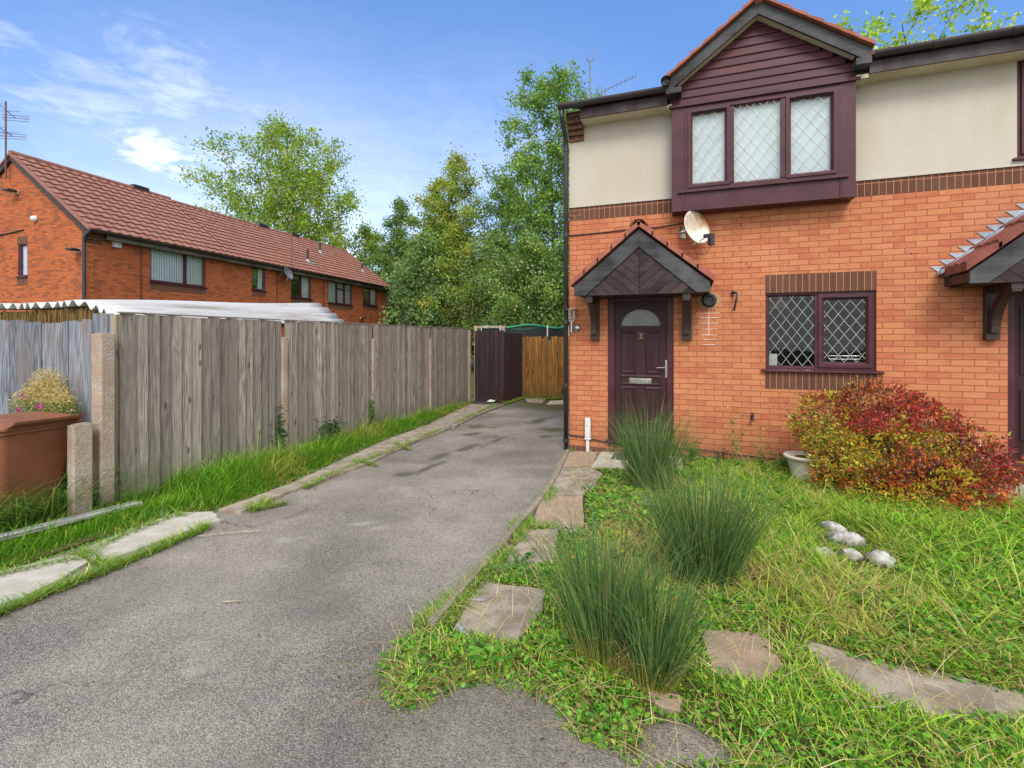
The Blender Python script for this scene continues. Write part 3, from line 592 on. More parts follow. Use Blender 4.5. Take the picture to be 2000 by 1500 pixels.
for (xe,ze,s_) in ((-.315,5.10,1),(1.99,5.08,-1)):
    mb=MB(); sloped(mb,ax_,5.92,xe,ze,.165,6.82,6.855); bb=mb.build('bargeboard',BLK,H,bevel=.004)
    mb=MB(); mb.box(min(xe,xe+s_*.2),max(xe,xe+s_*.2),6.80,FY-.2,4.925,ze-.1) if s_==1 else mb.box(xe-.16,xe,6.80,FY-.2,4.9,ze-.1); mb.build('bargeboard_foot',BLK,bb,bevel=.004)
    mb=MB(); sloped(mb,ax_,5.92-.14,xe+s_*.15,ze-.02,.02,6.856,BY-.001); mb.build('verge_soffit',SOF,bb)
    # tiles of the small gable roof, stepped courses
    mb=MB(); L=math.hypot(ax_-xe,5.92-ze); nc=7; dx=(xe-ax_)/nc; dz=(ze-5.92)/nc
    for i in range(nc):
        mb.t=rnd.random(); xa,za=ax_+dx*i,5.935+dz*i; xb,zb_=ax_+dx*(i+1.12),5.935+dz*(i+1.12)
        mb.prism([(xa,za+.008),(xb,zb_+.045),(xb,zb_+.005),(xa,za-.0)],6.76,9.4)
        mb.prism([(xa-dx*.0,za+.03),(xb,zb_+.062),(xb,zb_+.03),(xa,za+.0)],6.77,6.95)
    mb.build('gable_roof_tiles',TILE,H)
mb=MB(); mb.tube([(ax_,6.75,5.955),(ax_,9.4,5.955)],.075,12); mb.build('gable_ridge_tile',TILE,H,smooth=True)
# eaves
for (x0,x1) in ((HX+.225,-.3),(2.0,XR)):
    mb=MB(); mb.box(x0,x1,6.925,6.95,4.835,4.98); fo=mb.build('fascia',FAS,H)
    mb=MB(); mb.box(x0,x1,6.951,FY,4.838,4.846); mb.build('soffit',SOF,H)
mb=MB(); mb.box(-.3,BX0,6.951,FY,4.80,4.846); mb.box(BX1,2.0,6.951,FY,4.80,4.846); mb.build_each('soffit_end',SOF,H)
for gi,(x0,x1) in enumerate(((HX-.075,-.30),(2.02,XR))):
    mb=MB(); prof=[(6.865+.058*math.cos(a),5.04+.062*math.sin(a)) for a in [math.pi+math.pi*i/10 for i in range(11)]]; prof=prof+[(p[0]*.0+(6.865+(p[0]-6.865)*.9),5.04+(p[1]-5.04)*.9) for p in prof[::-1]]
    mb.prism(prof,x0,x1,'x'); go=mb.build('gutter',GUT,H,smooth=False)
    mb=MB()
    for x in ([x0+.35] if gi==0 else [2.6,3.3]): 
        pr=[(6.865+.066*math.cos(a),5.04+.07*math.sin(a)) for a in [math.pi+math.pi*i/10 for i in range(11)]]; mb.prism(pr,x-.025,x+.025,'x')
    mb.build_each('gutter_bracket',GUT,go)
mb=MB(); mb.lathe([(0,.0),(.05,.01),(.062,.03),(.062,.08)],(-.31,6.8,5.07),14,ax='y'); mb.build('gutter_stop_end',GUT,H)
# downpipe at the corner
mb=MB(); mb.tube([(HX-.035,6.87,5.0),(HX-.035,6.9,4.86),(HX-.04,7.15,4.66),(HX-.04,7.17,4.5),(HX-.04,7.17,.02)],.034,12); dp=mb.build('downpipe',GUT,H,smooth=True)
for z in (4.48,3.2,1.9,.95,.12): 
    mb=MB(); mb.tube([(HX-.04,7.17,z),(HX-.04,7.17,z+.06)],.042,12); mb.build('pipe_clip',GUT,dp)
# main roof, low pitch, and verge
mb=MB(); y0,z0=6.86,5.03; y1,z1=11.2,6.86; SEG=((HX-.06,-.28),(1.98,XR))
for i,(xa_,xb_) in [(i,q) for i in range(14) for q in (SEG if i<3 else ((HX-.06,XR),))]:
    f0,f1=i/14,(i+1.1)/14; mb.t=rnd.random(); mb.prism([(y0+(y1-y0)*f0,z0+(z1-z0)*f0+.04),(y0+(y1-y0)*f1,z0+(z1-z0)*f1+.01),(y0+(y1-y0)*f1,z0+(z1-z0)*f1-.02),(y0+(y1-y0)*f0,z0+(z1-z0)*f0-.01)],xa_,xb_,'x')
mb.prism([(y1,z1),(2*y1-y0,z0),(2*y1-y0,z0-.04),(y1,z1-.04)],HX-.06,XR,'x'); mb.prism([(6.95,4.95),(2*y1-6.95,4.95),(y1,z1-.05)],HX,HX+.05,'x')
mb.build('roof',TILB,H)
# upper neighbour window
mb=MB(); frame(mb,3.493,5.6,3.73,4.9,.07,FY+.0,FY+.09); frame(mb,3.53,4.2,3.77,4.86,.07,FY-.02,FY+.06); mb.box(3.45,5.65,FY-.05,FY+.02,3.70,3.73); w2=mb.build('upper_window',MAR,H,bevel=.003)
mb=MB(); mb.box(3.55,5.55,FY+.04,FY+.045,3.78,4.85); mb.build('window_pane',GLS,w2)
mb=MB(); mb.box(3.5,5.58,FY+.105,FY+.115,3.74,4.9); mb.build('window_blind',BLIND,w2)
# neighbour door
mb=MB(); mb.box(NX0,NX0+.08,FY+.03,FY+.11,.22,2.30); mb.box(NX1-.08,NX1,FY+.03,FY+.11,.22,2.30); mb.box(NX0+.08,NX1-.08,FY+.03,FY+.11,2.22,2.30); mb.box(NX0-.02,NX1+.02,FY-.04,FY+.1,.215,.25); nf=mb.build('door_frame',MAR,H,bevel=.004)
mb=MB(); mb.box(NX0+.08,NX1-.08,FY+.06,FY+.1,.25,2.22); nd=mb.build('side_door',DOORM,H)
mb=MB()
for x in (3.55,3.92): 
    for (a,c_) in ((.5,1.1),(1.25,2.05)): mb.box(x,x+.25,FY+.05,FY+.06,a,c_)
mb.build('door_panel',DOORM,nd,bevel=.01)
mb=MB(); mb.box(NX0+.1,NX0+.5,FY-.0,FY+.03,.252,.275); mb.build('door_sill_strip',BRASS,nf)
mb=MB(); mb.box(NX0,NX1,FY-.004,FY+.1,.08,.21); mb.build('door_step',BRC,H)
# porch canopies
def canopy(xc,hw,zf,za,herring,tilem,pan,flash,yf=6.65,brx=()):
    c=MB(); sl_=(za-zf)/hw
    c.box(xc-hw+.06,xc+hw-.06,yf+.05,FY,zf-.13,zf-.10); cn=c.build('porch_canopy',BRKT,H)
    for s_ in (-1,1):
        mb=MB(); w_=.235; x1=xc+s_*hw
        mb.prism([(xc,za-.04),(x1,zf),(x1,zf-.13),(x1-s_*.16,zf-.13),(xc,za-.04-w_)],yf,yf+.035); mb.build('canopy_bargeboard',BLK,cn,bevel=.004)
        mb=MB(); mb.box(min(x1,x1-s_*.03),max(x1,x1-s_*.03),yf+.036,FY,zf-.11,zf-.01); mb.build('canopy_fascia',BRKT,cn)
        if herring:
            k=0
            mb=MB(); mb.t=.5
            # chevron boards running down to the centre line
            bw=.105; inz=za-.04-w_; bot=zf-.13; zb=inz
            d=0
            tri_h=inz-bot; tw=tri_h/sl_
            nb=10
            step=bw*math.hypot(1,.8)/1.0
            z=inz+.0; k=0
            while z-.135*k>bot-2.:
                # board k: strip between parallel lines rising outward from centre
                c0=inz-.135*(k); c1=inz-.135*(k+1)+.006; m_=.85
                # region: z between c1+m_*|x| and c0+m_*|x|, below roof line inz - sl_*|x|, above bot
                poly=[(0,c1),(3,c1+3*m_),(3,c0+3*m_),(0,c0)]
                def clip(poly,a,b_,c_):  # keep a*x+b*z<=c
                    r=[]
                    for i in range(len(poly)):
                        p,q=poly[i],poly[(i+1)%len(poly)]; fp=a*p[0]+b_*p[1]-c_; fq=a*q[0]+b_*q[1]-c_
                        if fp<=0: r.append(p)
                        if fp*fq<0: tt=fp/(fp-fq); r.append((p[0]+(q[0]-p[0])*tt,p[1]+(q[1]-p[1])*tt))
                    return r
                poly=clip(poly,sl_,1,inz); poly=clip(poly,0,-1,-bot)
                if len(poly)>=3:
                    mb.t=rnd.random(); mb.prism([(xc+s_*max(p[0],.003),p[1]) for p in poly],yf+.02,yf+.034+rnd.uniform(0,.004)-.01)
                k+=1
                if k>18: break
            mb.build('canopy_infill',BLKB,cn)
        # roof slope: courses going up the slope, pantile waves across depth
        mb=MB(); hx=hw+.045; zfe=zf+.005; nc=5 if not pan else 4
        for i in range(nc):
            mb.t=rnd.random(); f0,f1=i/nc,(i+1.1)/nc
            pts=lambda f,o_:(xc+s_*(hx*(1-f)),zfe+(za+.0-zfe)*f+o_)
            ys=np.linspace(yf-.04,FY,36 if pan else 5); vs=[];fs=[]
            for y in ys:
                wv=(.022*abs(math.sin(math.pi*(y-yf+.04)/.155))) if pan else .0
                a=pts(f0,.085+wv);c_=pts(f1,.055+wv);e=pts(f1,-.005);g_=pts(f0,.0)
                vs+=[(a[0],y,a[1]),(c_[0],y,c_[1]),(e[0],y,e[1]),(g_[0],y,g_[1])]
            for j in range(len(ys)-1):
                for k_ in range(4): fs.append((j*4+k_,j*4+(k_+1)%4,j*4+4+(k_+1)%4,j*4+4+k_))
            fs+=[(0,1,2,3),tuple(range(len(vs)-4,len(vs)))]; mb.add(vs,fs)
        mb.build('canopy_tiles',tilem,cn)
        # stepped flashing against the wall
        mb=MB(); nst=int((za-zf)/.075)+1; fw_=.16 if flash else .085
        if not flash: mb.prism([(xc+s_*hx,zf+.05),(xc,za+.05),(xc,za+.075),(xc+s_*hx,zf+.075)],FY-.012,FY-.003)
        if flash: mb.prism([(xc+s_*(hx+.03),zf+.03),(xc,za+.05),(xc,za+.09),(xc+s_*(hx+.03),zf+.07)],FY-.13,FY-.004)
        for i in range(nst):
            z=zf+.06+i*.075; x=xc+s_*(hx-(z-zf-.02)/sl_)
            if flash: mb.prism([(x-s_*.03,z-.07),(x+s_*(fw_-.02),z+.075),(x-s_*.08,z+.075)],FY-.010,FY-.003)
            elif i%2==0 or i>3: mb.prism([(x-s_*.03,z-.03),(x+s_*.05,z+.065),(x-s_*.04,z+.065)],FY-.010,FY-.004)
        mb.build('lead_flashing',LEAD,cn)
    mb=MB(); mb.prism([(xc+.115*math.cos(a),za-.0+.105*math.sin(a)) for a in [math.pi*i/12 for i in range(13)]]+[(xc-.09*math.cos(a),za-.0+.08*math.sin(a)) for a in [math.pi*i/12 for i in range(13)]],yf-.05,FY-.002); mb.build('canopy_ridge_tile',TILE if not pan else TILB,cn,smooth=True)
    for x0 in brx:
        mb=MB(); w_=.125; mb.box(x0,x0+w_,FY-.055,FY-.001,zf-.74,zf-.13)
        mb.box(x0,x0+w_,FY-.08,FY-.055,zf-.74,zf-.66)
        arc_=[(FY-.055-.46*(1-math.cos(math.pi/2*i/10)),zf-.66+.52*math.sin(math.pi/2*i/10)) for i in range(11)]
        arc2=[(min(p[0]-.0+.0,FY-.055)-.075*math.cos(math.pi/2*i/10),p[1]-.085*math.sin(math.pi/2*i/10)) for i,p in enumerate(arc_)]
        for i in range(10): mb.prism([arc_[i],arc_[i+1],arc2[i+1],arc2[i]],x0+.02,x0+w_-.02,'x')
        mb.box(x0+.01,x0+w_-.01,yf+.05,FY-.055,zf-.20,zf-.13)
        mb.build('canopy_bracket',BRKT,cn,bevel=.004)
    return cn
canopy(-.645,.875,2.395,3.165,True,TILE,False,False,brx=(-1.387,-.112))
canopy(3.87,1.04,2.40,3.29,True,TILB,True,True,brx=(3.19,4.45))
# cables fixed to the house
mb=MB(); mb.tube([(HX-.01,FY-.014,3.225),(-1.2,FY-.012,3.235),(-.8,FY-.014,3.255),(-.45,FY-.012,3.25),(-.1,FY-.02,3.28)],.0085,6); mb.build('wall_cable',BMET,H)
mb=MB(); mb.tube([(HX-.02,FY-.014,.225),(-1.5,FY-.018,.21),(-1.16,FY-.02,.155),(-.7,FY-.055,.15),(-.2,FY-.03,.15),(.3,FY-.026,.14),(.6,FY-.022,.115),(1.1,FY-.022,.10),(1.8,FY-.022,.10),(3.,FY-.022,.26),(3.2,FY-.022,.31),(3.4,FY-.03,.2),(3.9,FY-.1,.02)],.008,6); mb.build('low_cable',BMET,H)
mb=MB(); 
for (px,py) in [(1438,430),(1447,440),(1444,484),(1458,515),(1463,522),(1447,512),(1780,495)]:
    x,z=F(px,py); mb.box(x-.009,x+.009,FY-.006,FY,z-.008,z+.008)
mb.build_each('wall_plug',BMET,H)
WHS=simple('lime_streak',S(216,190,176),S(200,150,126),scale=8,rough=.9,bscale=40)
mb=MB()
for i,z in enumerate((2.02,1.955,1.88,1.80,1.72,1.66,1.585)):
    wd=.16-.012*i; mb.box(.235-wd+(.03 if i%2 else 0),.235+wd*.9,FY-.002,FY,z,z+.012)
mb.box(.228,.240,FY-.0022,FY,1.72,2.09); mb.build('efflorescence_stain',WHS,H)

# fittings on the wall
def dish(label,loc,rx,rz,d=.6,tilt=25,face=0,mat=DISHM,arm=True,parentrot=0,sc_=1.):
    t_=thing('satellite_dish',label,'satellite dish',loc,face,'satellite dishes on the brick houses')
    # dish faces local -y, tilted up
    mb=MB(); vs=[];fs=[];n=28;m_=7;cy_=.0
    for j in range(m_+1):
        r=j/m_
        for k in range(n):
            a=2*math.pi*k/n; vs.append((rx*r*math.cos(a),-.30*(r*r)*rx*1.0,rz*r*math.sin(a)))
    for j in range(m_):
        for k in range(n): fs.append((j*n+k,j*n+(k+1)%n,(j+1)*n+(k+1)%n,(j+1)*n+k))
    mb.add(vs,fs); o=mb.build('dish',mat,t_,world=False,smooth=True); o.location=(0,-.14,0); o.rotation_euler=(R(-tilt),0,0); so=o.modifiers.new('solid','SOLIDIFY'); so.thickness=.006
    mb=MB(); mb.tube([(0,.1,0),(0,-.08,0)],.022,8); mb.box(-.05,.05,.085,.1,-.08,.08); mb.build('wall_mount',CHR,t_,world=False)
    if arm:
        mb=MB(); mb.tube([(0,-.12,-rz*.85),(.0,-.45*sc_,-rz*.62)],.011,8); mb.build('dish_arm',WHT,t_,world=False)
        mb=MB(); mb.tube([(0,-.40*sc_,-rz*.55),(0,-.5*sc_,-rz*.60)],.028,12); mb.box(-.03,.03,-.58*sc_,-.5*sc_,-rz*.60-.13,-rz*.60+.02); mb.build('receiver',GUT,t_,world=False,bevel=.006)
        mb=MB(); mb.tube([(0,-.54*sc_,-rz*.6-.13),(.0,-.42*sc_,-rz*.6-.24),(.0,-.25*sc_,-rz*.6-.2),(0,-.1,-rz*.9)],.004,6); mb.build('dish_cable',BMET,t_,world=False)
    return t_
dish('rust stained white satellite dish on the wall between porch and bay window',(-.05,7.12,3.15),.20,.245,face=R(40),tilt=16,sc_=.85)
t_=thing('boiler_flue','round black boiler flue poking out of a mortar patch beside the porch','flue',(.235,FY,2.2))
mb=MB(); mb.lathe([(0,.0),(.045,.0),(.045,.02),(.062,.02),(.066,.0),(.092,.0),(.097,.01),(.097,.05),(.075,.07),(.07,.1),(.062,.1),(.062,.03),(0,.03)],(.235,FY,2.2),24,'y'); mb.build('flue_ring',GUT,t_,smooth=False)
PATCHM=simple('mortar_patch',S(190,160,116),S(168,132,88),scale=9,rough=.95,bscale=60,bs=.6)
mb=MB(); mb.prism([(.235+.15*math.cos(a)*(1+.12*math.sin(3*a)),2.19+.115*math.sin(a)*(1+.1*math.cos(5*a))) for a in [2*math.pi*i/22 for i in range(22)]],FY-.006,FY+.01); mb.build('mortar_patch',PATCHM,t_)
t_=thing('hanging_basket_bracket','small black iron hanging basket bracket on the brick wall','bracket',(.53,FY,2.2))
mb=MB(); mb.box(.515,.535,FY-.02,FY,2.24,2.32); mb.tube([(.525,FY-.02,2.31),(.575,FY-.1,2.28),(.57,FY-.11,2.2),(.545,FY-.07,2.05)],.013,8); mb.tube([(.51,FY-.03,2.30),(.56,FY-.03,2.29)],.018,8); mb.build('bracket_arm',BMET,t_)
t_=thing('wall_lantern','chrome wall lantern with clear glass tube beside the downpipe','wall lamp',(-1.64,FY,1.85))
mb=MB(); mb.lathe([(0,.03),(.05,.028),(.062,.012),(.064,0)],(-1.615,FY,1.83),24,'y'); mb.build('backplate',CHR,t_,smooth=True)
mb=MB(); mb.tube([(-1.64,FY-.02,1.84),(-1.66,FY-.1,1.86)],.012,8); mb.tube([(-1.665,FY-.1,1.77),(-1.665,FY-.1,1.93)],.018,12); mb.lathe([(.05,0),(.05,.006),(0,.006)],(-1.665,FY-.1,1.93),20); mb.lathe([(.0,0),(.095,0),(.095,.006),(0,.012)],(-1.665,FY-.1,2.105),20)
for a in range(3): mb.tube([(-1.665+.042*math.cos(a*2.1),FY-.1+.042*math.sin(a*2.1),1.93),(-1.665+.042*math.cos(a*2.1),FY-.1+.042*math.sin(a*2.1),2.12)],.003,5)
mb.build('lamp_body',CHR,t_)
mb=MB(); mb.lathe([(.038,0),(.038,.17)],(-1.665,FY-.1,1.935),20); mb.build('lamp_glass',GLS,t_,smooth=True)
mb=MB(); mb.box(-1.47,-1.39,FY-.07,FY-.018,.19,.50); mb.box(-1.475,-1.385,FY-.075,FY-.018,.40,.41); mb.box(-1.455,-1.41,FY-.06,FY-.018,.0,.19); mb.box(-1.478,-1.382,FY-.076,FY-.018,.185,.20); tag(mb.build('cable_cover',WHT,bevel=.004),'white plastic cable cover on the wall left of the front door','cable cover')
mb=MB(); mb.tube([(.77,FY,.63),(.77,FY-.06,.63),(.77,FY-.075,.58)],.013,8); mb.tube([(.77,FY-.045,.64),(.77,FY-.045,.68)],.007,6); mb.tube([(.745,FY-.045,.685),(.795,FY-.045,.685)],.007,6); mb.box(.752,.788,FY-.012,FY,.60,.66); tag(mb.build('outside_tap',BMET),'small outside tap on the brick wall above the tall weeds','tap')
mb=MB(); mb.box(2.93,3.02,FY-.05,FY-.018,.40,.52); tag(mb.build('junction_box',WHT,bevel=.006),'small white junction box on the wall above the red shrub','junction box')
mb=MB(); mb.tube([(3.13,FY-.1,.0),(3.13,FY-.1,.42),(3.13,FY-.03,.47)],.03,10); tag(mb.build('waste_pipe',WHT,smooth=True),'flaking white waste pipe behind the right end of the red shrub','pipe')
# roof aerials behind the eaves
t_=thing('television_aerial','thin mast with a forked top rising behind the left gutter','aerial',(-1.94,9.94,6.3))
mb=MB(); mb.tube([(-1.94,9.94,6.3),(-1.94,9.94,7.35)],.016,6); mb.build('mast',GREYM,t_)
mb=MB(); mb.tube([(-2.0,9.9,7.42),(-1.99,9.9,7.37),(-1.94,9.94,7.35),(-1.86,9.98,7.42),(-1.84,10.0,7.62)],.010,6); mb.tube([(-2.0,9.9,7.42),(-2.0,9.9,7.46)],.010,6); mb.build('fork',GREYM,t_)
t_=thing('television_aerial','low yagi aerial with many short elements behind the left gutter','aerial',(-1.65,10.1,6.35))
mb=MB(); a=Vector((-1.8,10.05,6.72));c_=Vector((-1.05,10.25,7.05)); mb.tube([a,c_],.008,6); mb.tube([(-1.65,10.1,6.35),(-1.65,10.1,6.78)],.014,6)
dv=(c_-a).normalized(); sd_=Vector((.2,-.5,.75)).normalized()
for i in range(11): p=a.lerp(c_,i/10); k=.05 if i>1 else .11; mb.tube([p-sd_*k,p+sd_*k],.004,4)
mb.build('aerial_array',GREYM,t_)
# --------------- neighbouring terrace (left) ---------------
TH=math.atan2(.9975,-.071); TO=(-16.66,9.13,0)
T=thing('terraced_house_row','long orange brick terrace with brown pantile roof behind the fence','house',TO,TH)
TL=16.85; TD=6.2
def tb(mb,name,mat,parent=T,each=False,**k): return (mb.build_each if each else mb.build)(name,mat,parent,world=False,**k)
wins=[(1.93,4.03,3.58,4.75,[(.62,0)],None,1),(6.21,6.96,3.72,4.73,[],None,0),(8.48,9.88,3.59,4.72,[(.5,0)],(0,),0),(11.17,13.26,3.52,4.72,[(.36,0),(.68,0)],(1,),1),(14.31,15.83,3.65,4.70,[(.5,0)],(0,),0)]
mb=MB(); wallslab(mb,0,TL,-.1,4.93,0,.12,[(w_[0],w_[1],w_[2],w_[3]) for w_ in wins])
mb.tf=lambda p:(p[1],p[0],p[2]); wallslab(mb,0,TD,-.1,4.93,0,.12,[(2.46,2.87,3.6,4.6)]); mb.tf=None
mb.add([(0,0,4.93),(0,3.1,7.32),(0,6.2,4.93)],[(0,1,2)]); mb.add([(TL,0,-.1),(TL,TD,-.1),(TL,TD,4.93),(TL,3.1,7.32),(TL,0,4.93)],[(0,1,2,3,4)]); mb.add([(0,TD,-.1),(TL,TD,-.1),(TL,TD,4.93),(0,TD,4.93)],[(0,1,2,3)])
tb(mb,'brick_wall',BRT)
mb=MB()
for k,(z0,pr) in enumerate([(4.52,.02),(4.6,.06),(4.68,.10),(4.76,.15),(4.84,.2)]):
    mb.box(-.01,.45,-pr-.01,.1,z0,z0+.08)
tb(mb,'brick_corbel',BRC); mb=MB()
for k,(z0,pr) in enumerate([(4.52,.02),(4.6,.06),(4.68,.10),(4.76,.15),(4.84,.2)]): mb.box(TL-.45,TL+.01,-pr-.01,.1,z0,z0+.08)
tb(mb,'brick_corbel',BRC)
mb=MB(); 
for i in range(60):
    z=i*.075; k=.215 if i%2 else .105
    mb.box(-.004,k,-.004,.1,z+.004,z+.071)
LBR=simple('light_quoin_brick',S(206,118,76),S(186,96,60),scale=6,rough=.9); tb(mb,'quoin_bricks',LBR)
for (x0,x1,z0,z1,mull,tr,bl) in wins:
    mb=MB(); frame(mb,x0,x1,z0,z1,.07,.02,.1)
    for (f,_) in mull: xm=x0+(x1-x0)*f; mb.box(xm-.04,xm+.04,.015,.1,z0+.05,z1-.05)
    if tr:
        xs=[x0]+[x0+(x1-x0)*f for f,_ in mull]+[x1]; a,c_=xs[tr[0]],xs[tr[0]+1]; zm=z0+(z1-z0)*.68; mb.box(a,c_,.012,.1,zm-.03,zm+.03)
    mb.box(x0-.04,x1+.04,-.05,.04,z0-.04,z0); wo=tb(mb,'window',MAR)
    mb=MB(); mb.box(x0+.05,x1-.05,.05,.055,z0+.05,z1-.05); tb(mb,'window_pane',GLS,wo)
    mb=MB()
    if bl:
        x=x0+.05
        while x<x1-.08: 
            if not(x0>11 and x0+.45<x<x0+.75 and 0): mb.t=rnd.random(); mb.add([(x,.10,z0),(x+.085,.112,z0),(x+.085,.112,z1),(x,.10,z1)],[(0,1,2,3)])
            x+=.089
    else:
        mb.add([(x1-.42*(x1-x0),.14,z0),(x1,.14,z0),(x1,.14,z1),(x1-.35*(x1-x0),.14,z1)],[(0,1,2,3)])
    tb(mb,'window_blind',BLIND,wo)
    mb=MB(); mb.box(x0-.1,x1+.1,.8,.9,z0-.2,z1+.1); tb(mb,'room_interior',INT,wo)
    mb=MB(); mb.box(x0,x1,-.006,.05,z0-.27,z0-.045); tb(mb,'brick_apron',BRD,wo)
mb=MB(lambda p:(p[1],p[0],p[2])); frame(mb,2.46,2.87,3.6,4.6,.055,.02,.1); mb.box(2.42,2.91,-.05,.04,3.56,3.6); wo=tb(mb,'window',MAR)
mb=MB(); mb.box(.06,.065,2.5,2.83,3.64,4.56); tb(mb,'window_pane',GLS,wo); mb=MB(); mb.box(.11,.12,2.46,2.87,3.6,4.6); tb(mb,'window_blind',BLIND,wo)
mb=MB(); mb.box(-.006,.05,2.44,2.89,4.61,4.83); mb.box(-.006,.05,2.44,2.89,3.33,3.555); tb(mb,'brick_apron',BRD,wo,each=True)
# pantile roof
def pantiles(mb,x0,x1,y0,z0,y1,z1,tw=.30,nc=13,amp=.030,sub=6):
    nx=int(round((x1-x0)/tw*sub)); xs=np.linspace(x0,x1,nx+1); dy,dz=(y1-y0)/nc,(z1-z0)/nc; L=math.hypot(dy,dz); ny,nz=-dz/L,dy/L
    for j in range(nc):
        mb.t=rnd.random(); vs=[]; 
        for x in xs:
            ph=((x/tw)%1.0); wv=amp*(.5-.5*math.cos(2*math.pi*ph)) if ph>.35 else amp*(.5-.5*math.cos(2*math.pi*ph))*.6
            for (f,o_) in ((0,-.012),(0,.05),(1.0,.006)):
                y=y0+dy*(j+f); z=z0+dz*(j+f); q=o_+wv; vs.append((x,y+ny*q,z+nz*q))
        fs=[]
        for i in range(nx):
            for k in (0,1): fs.append((i*3+k,i*3+3+k,i*3+4+k,i*3+1+k))
        mb.add(vs,fs)
mb=MB(); pantiles(mb,-.02,5.1,-.28,4.86,3.1,7.40); pantiles(mb,5.1,TL+.12,-.28,4.86,2.93,7.27)
mb.add([(-.06,3.1,7.40),(5.1,3.1,7.40),(5.1,6.5,4.85),(-.06,6.5,4.85)],[(0,1,2,3)]); mb.add([(5.1,2.93,7.27),(TL+.06,2.93,7.27),(TL+.06,6.5,4.7),(5.1,6.5,4.7)],[(0,1,2,3)])
mb.add([(5.1,2.93,7.25),(5.1,3.1,7.4),(5.1,6.5,4.85),(5.1,6.5,4.7)],[(0,1,2,3)])
rf=tb(mb,'roof',TERT)
mb=MB(); mb.tube([(-.08,3.1,7.42),(5.12,3.1,7.42)],.09,10); mb.tube([(5.1,2.93,7.29),(TL+.1,2.93,7.29)],.09,10); tb(mb,'ridge_tiles',TERT,rf)
mb=MB(); mb.prism([(-.3,4.88),(3.1,7.43),(3.1,7.36),(-.3,4.81)],-.10,.03,'x'); mb.prism([(3.1,7.43),(6.5,4.88),(6.5,4.81),(3.1,7.36)],-.10,.03,'x'); tb(mb,'verge_tiles',TERT,rf,each=True)
mb=MB(); mb.prism([(-.25,4.80),(3.1,7.34),(3.1,7.2),(-.2,4.69)],-.08,-.003,'x'); mb.prism([(3.1,7.34),(6.45,4.80),(6.4,4.69),(3.1,7.2)],-.08,-.003,'x'); tb(mb,'bargeboard',BRKT,each=True)
mb=MB(); mb.box(.45,TL,-.24,-.22,4.66,4.82); mb.box(.45,TL,-.22,0,4.66,4.68); tb(mb,'fascia',simple('grey_fascia',S(122,114,100),S(80,72,64),scale=2,rough=.7))
mb=MB(); prof=[(-.32+.065*math.cos(a),4.85+.07*math.sin(a)) for a in [math.pi+math.pi*i/8 for i in range(9)]]; mb.prism(prof,-.1,TL+.1,'x'); tb(mb,'gutter',GUT)
mb=MB(); mb.tube([(-.05,-.3,4.8),(-.05,-.1,4.66),(-.05,-.04,4.5),(-.05,-.04,0)],.045,10); tb(mb,'downpipe',GUT)
for (x,yy) in ((TL+.05,-.03),): mb=MB(); mb.tube([(x,yy,0),(x,yy,4.8)],.035,8); tb(mb,'downpipe',GUT)
def rz(y): return 4.86+(y+.28)*(7.27-4.86)/3.21
for (x,y,hh) in ((10.4,.62,.62),(13.0,1.9,.55),(15.7,.95,.5)):
    mb=MB(); z=rz(y); mb.tube([(x,y,z-.05),(x,y,z+hh)],.055,10); mb.tube([(x,y,z+hh-.12),(x,y,z+hh)],.065,10); vp=tb(mb,'vent_pipe',GUT,rf); mb=MB(); mb.lathe([(.12,-.04),(.075,.12)],(x,y,z),12); mb.box(x-.2,x+.2,y-.25,y+.05,z-.12,z-.05); tb(mb,'flashing',LEAD,vp)
for x in (3.9,9.9,12.2): mb=MB(); y=3.1 if x<5 else 2.93; z=7.5 if x<5 else 7.37; mb.box(x-.3,x+.3,y-.12,y+.12,z-.05,z+.08); tb(mb,'ridge_vent',GUT,rf,bevel=.02)
mb=MB(); mb.tube([(1.63,-.02,4.65),(1.62,-.02,2.9),(1.7,-.02,2.85),(2.5,-.02,2.8)],.012,5); mb.tube([(7.6,-.02,4.7),(7.6,-.02,1.5)],.012,5); mb.tube([(10.8,-.02,4.7),(10.8,-.02,1.5)],.012,5); mb.tube([(-.02,3.5,4.95),(-.02,4.3,4.85),(-.02,2.6,5.02)],.018,5); tb(mb,'wall_cable',BMET,each=True)
# fittings of the terrace
def tw(x,y,z): 
    c,s=math.cos(TH),math.sin(TH); return (TO[0]+x*c-y*s,TO[1]+x*s+y*c,z)
dish('large grey satellite dish under the terrace eaves above the fence',tw(7.74,-.25,4.55),.34,.28,face=TH+R(12),mat=GREYM,tilt=20,arm=True,sc_=.5)
dish('grey satellite dish at the far end corner of the terrace',tw(17.0,-.25,4.35),.34,.3,face=TH+R(40),mat=GREYM,tilt=15,arm=True,sc_=.5)
t_=thing('television_aerial','rusty mast rising from the terrace eaves above the larger dish','aerial',tw(8.15,-.33,4.6)); mb=MB(); x,y,z=tw(8.15,-.33,4.6); mb.tube([(x,y,z),(x,y,z+2.6)],.018,6); mb.build('mast',RUST,t_)
mb=MB(); mb.tube([(x-.3,y-.1,z+2.55),(x+.25,y+.1,z+2.7)],.01,5)
for i in range(6): mb.tube([(x-.28+.1*i,y-.093+.036*i,z+2.4+.03*i),(x-.28+.1*i,y-.093+.036*i,z+2.72+.03*i)],.006,4)
mb.build('aerial_array',RUST,t_)
x,y,z=tw(-.12,3.2,6.6); t_=thing('television_aerial','tall aerial with two element arrays on the terrace gable peak','aerial',(x,y,z))
mb=MB(); mb.tube([(x,y,z),(x,y,9.0)],.025,6); mb.build('mast',RUST,t_)
